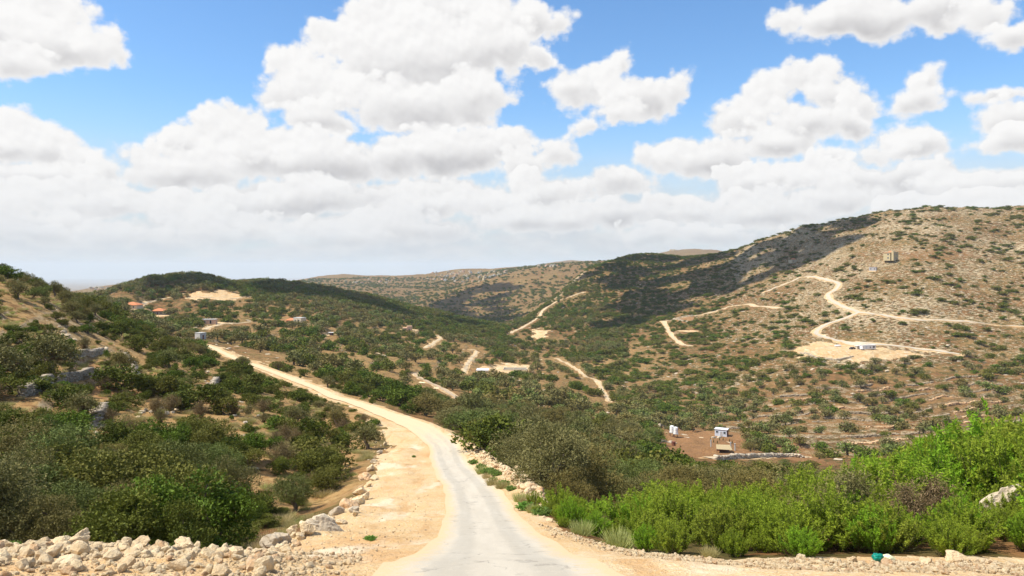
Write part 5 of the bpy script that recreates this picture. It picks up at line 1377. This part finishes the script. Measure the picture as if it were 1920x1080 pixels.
# far village
VILL = {}
for i in range(118):
    if i < 72: px, py, dr = 800 + 150 * rng.random(), 509 + 22 * rng.random() ** 1.4, (2400, 5200)
    elif i < 84: px, py, dr = 640 + 90 * rng.random(), 524 + 8 * rng.random(), (2400, 5200)
    elif i < 92: px, py, dr = 1253 + 14 * rng.random(), 468.5 + 1.5 * rng.random(), (4000, 5200)
    elif i < 102: px, py, dr = 1008 + 40 * rng.random(), 498 + 3 * rng.random(), (2000, 5200)
    else: px, py, dr = 170 + 60 * rng.random(), 540 + 6 * rng.random(), (2400, 3600)
    x, y, z = at(px, py, *dr); w, d, h = 6 + 6 * rng.random(), 7 + 5 * rng.random(), 3 + 3.2 * rng.random()
    if i == 0: VH = {}
    k = i % 6
    if k not in VH:
        bm = bmesh.new(); bx(bm, -.5, .5, -.5, .5, -.5, 1); bx(bm, -.54, .54, -.54, .54, 1.0, 1.08)
        bx(bm, -.2, .15, -.1, .3, 1.08, 1.4)
        for u in (-.3, .1): bx(bm, u, u + .13, -.515, -.49, .55, .8)
        o_ = part('village_house', bm, BM[('cream', 'beige', 'beige', 'concrete', 'tan', 'salmon')[k]]); VH[k] = o_.data; bpy.data.objects.remove(o_)
    o = bpy.data.objects.new('village_house', VH[k]); link(o); o.location = (x, y, z); o.rotation_euler = (0, 0, -.35 - rng.random() * .7); o.scale = (w, d, h)
    if i < 72: lb, g_ = 'tiny pale house in the hazy village on the far central hilltop', 'houses of the far central village'
    elif i < 84: lb, g_ = 'tiny pale house on the hazy far hill left of the village', 'houses on the far left hill'
    elif i < 92: lb, g_ = 'tiny white house on the flat far ridge behind the shaded knoll', 'houses on the far ridge behind the knoll'
    elif i < 102: lb, g_ = 'tiny pale house on the skyline left of the shaded knoll', 'houses on the skyline left of the knoll'
    else: lb, g_ = 'tiny pale house on the small far hill at the left horizon', 'houses of the far left village'
    tag(o, lb, 'house', g_); VILL.setdefault(g_, []).append((px, o, lb))
# litter and a broken block by the verge
t = empty('plastic_bag', (pyz(1655, 16.9), 16.9, float(ground(pyz(1655, 16.9), 16.9)[0])), .2); tag(t, 'crumpled teal and pale yellow plastic bag lying against the green bushes', 'litter')
def crumple(name, mat, c_, s_, seed):
    D, F_ = ico(3); r_ = 1 + .28 * fbm(D[:, 0] * 2.6 + seed, D[:, 1] * 2.6 + D[:, 2] * 2, seed, 3); V_ = D * r_[:, None] * np.array(s_) + np.array(c_)
    me = bpy.data.meshes.new(name); me.from_pydata(V_.tolist(), [], F_.tolist()); me.materials.append(mat); o = bpy.data.objects.new(name, me); link(o); o.parent = t
crumple('printed_end', BM['teal'], (-.12, 0, .13), (.13, .11, .10), 3); crumple('clear_end', BM['lemon'], (.10, -.01, .10), (.18, .12, .08), 4)
print('built', round(time.time() - T0, 1))
# ------------------------------------------------------------------ choose which plants are individuals
def keep_roads_clear():
    """nothing grows so tall that it hides the stretches of road the photo shows"""
    pts = []
    for r_ in rd:
        z_ = ground(r_['xy'][:, 0], r_['xy'][:, 1]); st = 2
        for i in range(0, len(r_['xy']), st):
            x, y = r_['xy'][i]
            if y < 25 or (r_['near'] and y > 232): continue
            w_ = r_['hw'] * FPX / y * .8
            pts.append((CX + FPX * x / y, HY - FPX * z_[i] / y, y, w_))
    pts = np.array(pts)
    A_ = np.array([(p[2], p[3], p[4], p[5], p[6]) for p in PL])
    px_ = ppx(A_[:, 0], A_[:, 1]); bot = ppy(A_[:, 2], A_[:, 1]); hp = A_[:, 3] / A_[:, 1] * FPX; wp = hp * A_[:, 4] * .42
    lim = hp.copy()
    for (qx, qy, qY, qw) in pts:
        k = np.nonzero((A_[:, 1] < qY + 1) & (A_[:, 1] > qY * .18) & (np.abs(px_ - qx) < wp + qw) & (bot > qy - 1) & (bot - hp < qy + 3))[0]
        lim[k] = np.minimum(lim[k], bot[k] - qy - 3)
    f = lim / hp; out = []
    for i, p in enumerate(PL):
        if f[i] >= .999 or rng.random() < .04: out.append(p)
        elif f[i] > .38: p = list(p); p[5] *= f[i]; p[6] = min(p[6] / max(f[i], .6), 1.9); out.append(tuple(p))
    print('roads cleared', len(PL) - len(out)); return out
PL = keep_roads_clear()
def place_all():
    A_ = np.array([(p[2], p[3], p[4], p[5], p[6]) for p in PL]); sps = np.array([p[0] for p in PL])
    px_ = ppx(A_[:, 0], A_[:, 1]); top = ppy(A_[:, 2] + A_[:, 3], A_[:, 1]); bot = ppy(A_[:, 2], A_[:, 1])
    size = A_[:, 3] / A_[:, 1]
    sky_ = bil(zmin, np.interp(np.arctan2(A_[:, 0], A_[:, 1]), TH, thI), np.interp(np.hypot(A_[:, 0], A_[:, 1]) * .985, RR, np.arange(nR)))
    seen = (px_ > -25) & (px_ < 1945) & (top < 1070) & (top < sky_ - 1.0)
    # coverage test, nearest first
    G_ = np.zeros((270, 480), bool)
    order = np.argsort(A_[:, 1])
    for i in order:
        if not seen[i]: continue
        w_ = max(.6, A_[i, 3] * A_[i, 4] * .5 / A_[i, 1] * FPX / 4); cx_, cy0, cy1 = px_[i] / 4, top[i] / 4, min(bot[i], sky_[i] if sky_[i] > top[i] else bot[i]) / 4
        x0, x1 = int(max(0, cx_ - w_)), int(min(480, cx_ + w_ + 1)); y0, y1 = int(max(0, cy0)), int(min(270, max(cy0 + 1, cy1)))
        if x1 <= x0 or y1 <= y0: seen[i] = False; continue
        blk = G_[y0:y1, x0:x1]
        if blk.mean() > .62: seen[i] = False
        ys0 = y0 + (y1 - y0) // 6
        G_[ys0:y1, x0 + (x1 - x0) // 6: x1 - (x1 - x0) // 6] = True
    indiv = []; rest = {}
    for sp in sorted(set(sps)):
        ids = np.nonzero((sps == sp) & seen)[0]; ids = ids[np.argsort(-size[ids])]
        pick = list(ids[:288]); ps = set(pick)
        lst = PROTO[sp]
        for lod in lst:           # make sure each mesh stands somewhere as a plant of its own
            for v in range(len(lst[lod])):
                if not any(lod_of(sp, A_[i, 1]) == lod and PL[i][1] % len(lst[lod]) == v for i in pick):
                    c_ = [i for i in ids if lod_of(sp, A_[i, 1]) == lod and PL[i][1] % len(lst[lod]) == v and i not in ps]
                    if c_: pick.append(c_[0]); ps.add(c_[0])
        indiv += pick
        rest[sp] = [i for i in np.nonzero(sps == sp)[0] if i not in ps]
    src = {}; out = []
    for i in indiv:
        r_ = PL[i]; lod = lod_of(r_[0], r_[3])
        big = size[i] * FPX > 34 or r_[0] in ('olive', 'cypress')
        o = put_plant(r_, big); n_ = len(PROTO[r_[0]][lod]); v = r_[1] % n_
        src.setdefault((r_[0], lod, v), o if o.type == 'MESH' else o.children[0])
        out.append((o, r_, float(px_[i]), float(bot[i]), float(top[i]), float(size[i] * FPX)))
    for sp, ids in rest.items():
        if not ids: continue
        lods = {}
        for i in ids: lods.setdefault(lod_of(sp, A_[i, 1]), []).append(i)
        for lod, li in lods.items():
            s_ = [src[k] for k in sorted(k for k in src if k[0] == sp and k[1] == lod)]
            if not s_:
                print('no source for', sp, lod); s_ = [src[k] for k in sorted(k for k in src if k[0] == sp)]
                if not s_: continue
            P_ = A_[li][:, :3]; sc = np.stack([A_[li][:, 3] * A_[li][:, 4]] * 2 + [A_[li][:, 3]], 1)
            rt = np.zeros((len(li), 3)); rt[:, 2] = [PL[i][7] for i in li]
            nm = {'shrub': 'scrub', 'olive': 'olive_grove', 'flea': 'green_undergrowth', 'dry': 'dry_brush', 'grass': 'dry_grass'}.get(sp, 'undergrowth')
            lb = {'shrub': {0: 'dark evergreen growth deep inside the nearest thicket', 1: 'dark evergreen scrub filling the gaps between the nearer bushes', 2: 'dark green scrub dotted over all the far slopes'},
                  'olive': {0: 'grey green olive growth deep inside the nearest thicket', 1: 'grey green olive growth filling the gaps between nearer trees', 2: 'grey green olive groves spread over the far slopes'}}.get(sp, {}).get(lod, 'leafy growth between the nearer bushes')
            scatter_stuff(nm, lb, 'vegetation', s_, P_, rt, sc, [PL[i][1] % 97 for i in li])
            print(nm, lod, len(li), 'from', len(s_))
    return out
PLANTED = place_all()
print('placed', len(PLANTED), round(time.time() - T0, 1))
# ------------------------------------------------------------------ overhead cumulus whose shade lies on the hills
def cloud_over(label, poly, alt=900.):
    """a real cloud that stands between the sun and a piece of hillside"""
    pts = [at(px, py, a, b) for px, py, a, b in poly]; sh = np.array([[p[0], p[1]] for p in pts]); z0 = np.mean([p[2] for p in pts])
    s_ = (alt - z0) / SUND.z; off = np.array([SUND.x * s_, SUND.y * s_])
    lo, hi = sh.min(0), sh.max(0); D, F_ = ico(3); Vs, Fs, k = [], [], 0
    rg = np.random.default_rng(int(abs(z0) * 7 + len(poly)))
    step = 26.; xs = np.arange(lo[0], hi[0], step); ys = np.arange(lo[1], hi[1], step)
    for x in xs:
        for y in ys:
            a, b = x + rg.normal() * 8, y + rg.normal() * 8
            if not inpoly(np.array([a + 30 * vn(np.array([a / 60]), np.array([b / 60]), 3)[0]]), np.array([b]), sh)[0] or rg.random() < .42 + .35 * (fbm(np.array([x / 90]), np.array([y / 90]), 7, 2)[0] > .25): continue
            r_ = 20 + 16 * rg.random(); n_ = 1 + .16 * fbm(D[:, 0] * 2.3 + a, D[:, 1] * 2.3 + D[:, 2] * 2 + b, 5, 3)
            Vs.append(D * (r_ * n_)[:, None] * np.array([1, 1, .8]) + np.array([a + off[0], b + off[1], alt + 20 * rg.random()])); Fs.append(F_ + k); k += len(D)
    o = mesh_np('cloud', np.vstack(Vs), np.vstack(Fs), mat=CLOUDM, smooth=True); tag(o, label, kind='structure'); print(label, len(Vs))
CLOUDM = flat_material('cloud_white', (.9, .9, .9, 1), (.86, .86, .87, 1), 1.0, spec=0)
cloud_over('overhead cumulus shading the long ridge', [(1085,515,900,1600),(1150,490,900,1600),(1220,478,900,1600),(1290,484,900,1500),(1345,479,900,1400),(1420,455,900,1300),(1500,430,850,1300),(1580,411,850,1250),(1680,396,850,1200),(1740,389,850,1200),(1700,398,700,1200),(1590,430,650,1200),(1560,470,600,1200),(1540,500,600,1000),(1440,525,560,1000),(1340,555,560,1100),(1240,585,560,1100),(1140,605,560,1100),(1040,625,600,1000),(1090,575,700,1300)])
cloud_over('overhead cumulus shading the wooded hilltop', [(215,548,500,800),(300,530,500,800),(350,521,500,800),(430,533,500,800),(520,531,500,900),(620,546,500,900),(700,562,500,950),(830,592,600,1000),(900,605,600,1000),(870,612,500,1000),(760,588,500,900),(640,566,500,850),(520,558,500,850),(430,545,500,850),(330,548,500,800),(240,553,500,800)])
cloud_over('overhead cumulus shading the far side of the valley', [(770,574,1400,2400),(830,556,1500,2500),(880,540,1500,2600),(930,530,1500,2700),(970,535,1500,2600),(930,560,1300,2400),(940,590,1100,2200),(930,612,1000,1900),(850,600,1100,1900)], 1000.)
print('clouds', round(time.time() - T0, 1))
# ------------------------------------------------------------------ a description of its own for every plant, stone and far house
def word_ord(n):
    a = ['', 'first', 'second', 'third', 'fourth', 'fifth', 'sixth', 'seventh', 'eighth', 'ninth', 'tenth', 'eleventh', 'twelfth', 'thirteenth', 'fourteenth', 'fifteenth', 'sixteenth', 'seventeenth', 'eighteenth', 'nineteenth']
    t = ['', '', 'twenty', 'thirty', 'forty', 'fifty', 'sixty', 'seventy', 'eighty', 'ninety']; tt_ = ['', '', 'twentieth', 'thirtieth', 'fortieth', 'fiftieth', 'sixtieth', 'seventieth', 'eightieth', 'ninetieth']
    if n < 20: return a[n]
    if n < 100: return tt_[n // 10] if n % 10 == 0 else t[n // 10] + '-' + a[n % 10]
    return 'hundred-and-' + word_ord(n - 100) if n > 100 else 'hundredth'
MARKS = [(98,690,'the big trunked olive on the left slope'),(110,722,'the lowest dry stone wall on the left'),(376,630,'the pale concrete cube hut'),(299,583,'the steep orange roofed house'),(249,575,'the wide orange roofed house'),
 (562,600,'the beige house with red lean-to'),(622,625,'the white roofed small shed'),(764,614,'the salmon shell house'),(905,697,'the long white roofed shed'),(966,690,'the pale walled foundation'),
 (1263,815,'the white water tanks'),(1353,806,'the white cabin'),(1357,845,'the reed mat shelter'),(1625,650,'the white caravan'),(1669,480,'the cream tower house'),(1637,500,'the grey block hut'),(1486,490,'the ochre cottage'),
 (1552,558,'the hairpin of the hill road'),(1612,585,'the fork of the hill road'),(1250,615,'the bend of the pale dug track'),(1352,552,'the top of the pale dug track'),(350,518,'the wooded middle hilltop'),(485,528,'the ruined ridge tower'),
 (1220,476,'the shaded knoll'),(1740,387,'the highest skyline of the rocky hill'),(960,624,'the foot of the tan spur track'),(1130,735,'the pale dry stream bed'),(840,725,'the brown terrace track'),(880,655,'the white track above the shed'),
 (152,1030,'the largest berm boulder'),(592,985,'the big boulder at the lay-by corner'),(840,832,'the bend of the near road'),(905,885,'the right verge of the near road'),(1000,915,'the end of the right rubble bank'),(650,750,'the far straight of the road'),
 (1893,930,'the white rock inside the green bushes'),(1655,1045,'the teal plastic bag'),(1100,1010,'the left tip of the bright bush belt'),(1350,1040,'the middle edge of the bright bush belt'),(1800,1050,'the right end of the gravel verge'),
 (40,860,'the left border low down'),(250,860,'the thicket behind the berm'),(470,850,'the thicket left of the lay-by'),(1150,850,'the dark thicket right of the road'),(1400,890,'the dark trees behind the bright bushes'),(1700,740,'the middle of the olive terraces'),(1880,700,'the right end of the olive terraces'),(1450,720,'the left end of the olive terraces')]
PHR = dict(shrub='rounded dark evergreen shrub', olive='grey green olive tree', flea='bright green leafy bush', dry='bare brown twiggy bush', grass='straw coloured grass tuft', weed='fresh green weed clump', cypress='tiny dark cypress sapling')
CATS = dict(shrub='shrub', olive='olive tree', flea='bush', dry='bush', grass='grass', weed='weed', cypress='sapling')
GRP = dict(shrub='evergreen shrubs on the slopes', olive='olive trees', flea='bright green bushes beside the road', dry='bare twiggy bushes', grass='dry grass tufts along the verge', weed='weed clumps along the verge', cypress='cypress saplings by the shelter')
def rel(px, py, mx, my):
    dx_, dy_ = px - mx, py - my
    if abs(dx_) > 1.2 * abs(dy_): return 'left of' if dx_ < 0 else 'right of'
    return 'above' if dy_ < 0 else 'below'
REL = {}
def describe(o, px, py, phrase, cat, group):
    d = [math.hypot(px - m_[0], (py - m_[1]) * 1.3) for m_ in MARKS]; i = int(np.argmin(d)); m_ = MARKS[i]
    REL.setdefault((phrase, rel(px, py, m_[0], m_[1]), m_[2]), []).append((d[i], o, cat, group))
for o, r_, px, bot, top, sz in PLANTED: describe(o, px, (bot + top) / 2, PHR[r_[0]], CATS[r_[0]], GRP[r_[0]])
colr = {'cream_limestone': 'cream', 'grey_limestone': 'greyish', 'stained_limestone': 'rust stained'}
for o, px, py, Y, s_ in STN:
    nm = o.name.split('.')[0]; c_ = colr[o.data.materials[0].name]
    big = 'large ' if s_ > .85 else ('small ' if s_ < .35 else '')
    if nm == 'rock_outcrop': describe(o, px, py, c_ + ' flat rock outcrop', 'rock', 'limestone outcrops')
    else: describe(o, px, py, big + c_ + ' limestone ' + ('boulder' if nm == 'boulder' else 'stone'), 'rock', 'loose boulders and stones')
for o, px, py, Y in TWALLS: describe(o, px, py, 'rough stone terrace wall', 'wall', 'terrace walls of the olive terraces')
for (ph, rl, mk), lst in REL.items():
    lst.sort(key=lambda q: q[0])
    for k, (d, o, cat, group) in enumerate(lst):
        pre = 'single' if len(lst) == 1 else ('closest' if k == 0 else word_ord(k + 1) + ' closest')
        tag(o, f"{pre} {ph} {rl} {mk}", cat, group)
for g_, lst in VILL.items():
    lst.sort(key=lambda q: q[0])
    for k, (px, o, lb) in enumerate(lst): o['label'] = word_ord(k + 1) + ' from the left, ' + lb
print('labels', round(time.time() - T0, 1), len(scene.objects))
# ------------------------------------------------------------------ the summer haze over the valleys
def haze_box():
    zlo = float(GZ.min()) - 1.0
    zhi = 190.0
    bm = bmesh.new(); bmesh.ops.create_cube(bm, size=1.0)
    me = bpy.data.meshes.new('haze'); bm.to_mesh(me); bm.free()
    o = bpy.data.objects.new('haze', me); link(o)
    o.scale = (94000, 94000, zhi - zlo); o.location = (0, 0, (zhi + zlo) / 2)
    m_ = bpy.data.materials.new('haze_air'); m_.use_nodes = True; t = m_.node_tree; t.nodes.clear()
    out = t.nodes.new('ShaderNodeOutputMaterial'); v = t.nodes.new('ShaderNodeVolumePrincipled')
    v.inputs['Color'].default_value = (.80, .91, 1.0, 1); v.inputs['Density'].default_value = HAZE_DENSITY
    v.inputs['Anisotropy'].default_value = 0.0
    t.links.new(v.outputs[0], out.inputs['Volume']); me.materials.append(m_)
    tag(o, 'pale blue summer haze lying over the valley', kind='stuff')
HAZE_DENSITY = 5.5e-5
haze_box()
print('haze', round(time.time() - T0, 1))
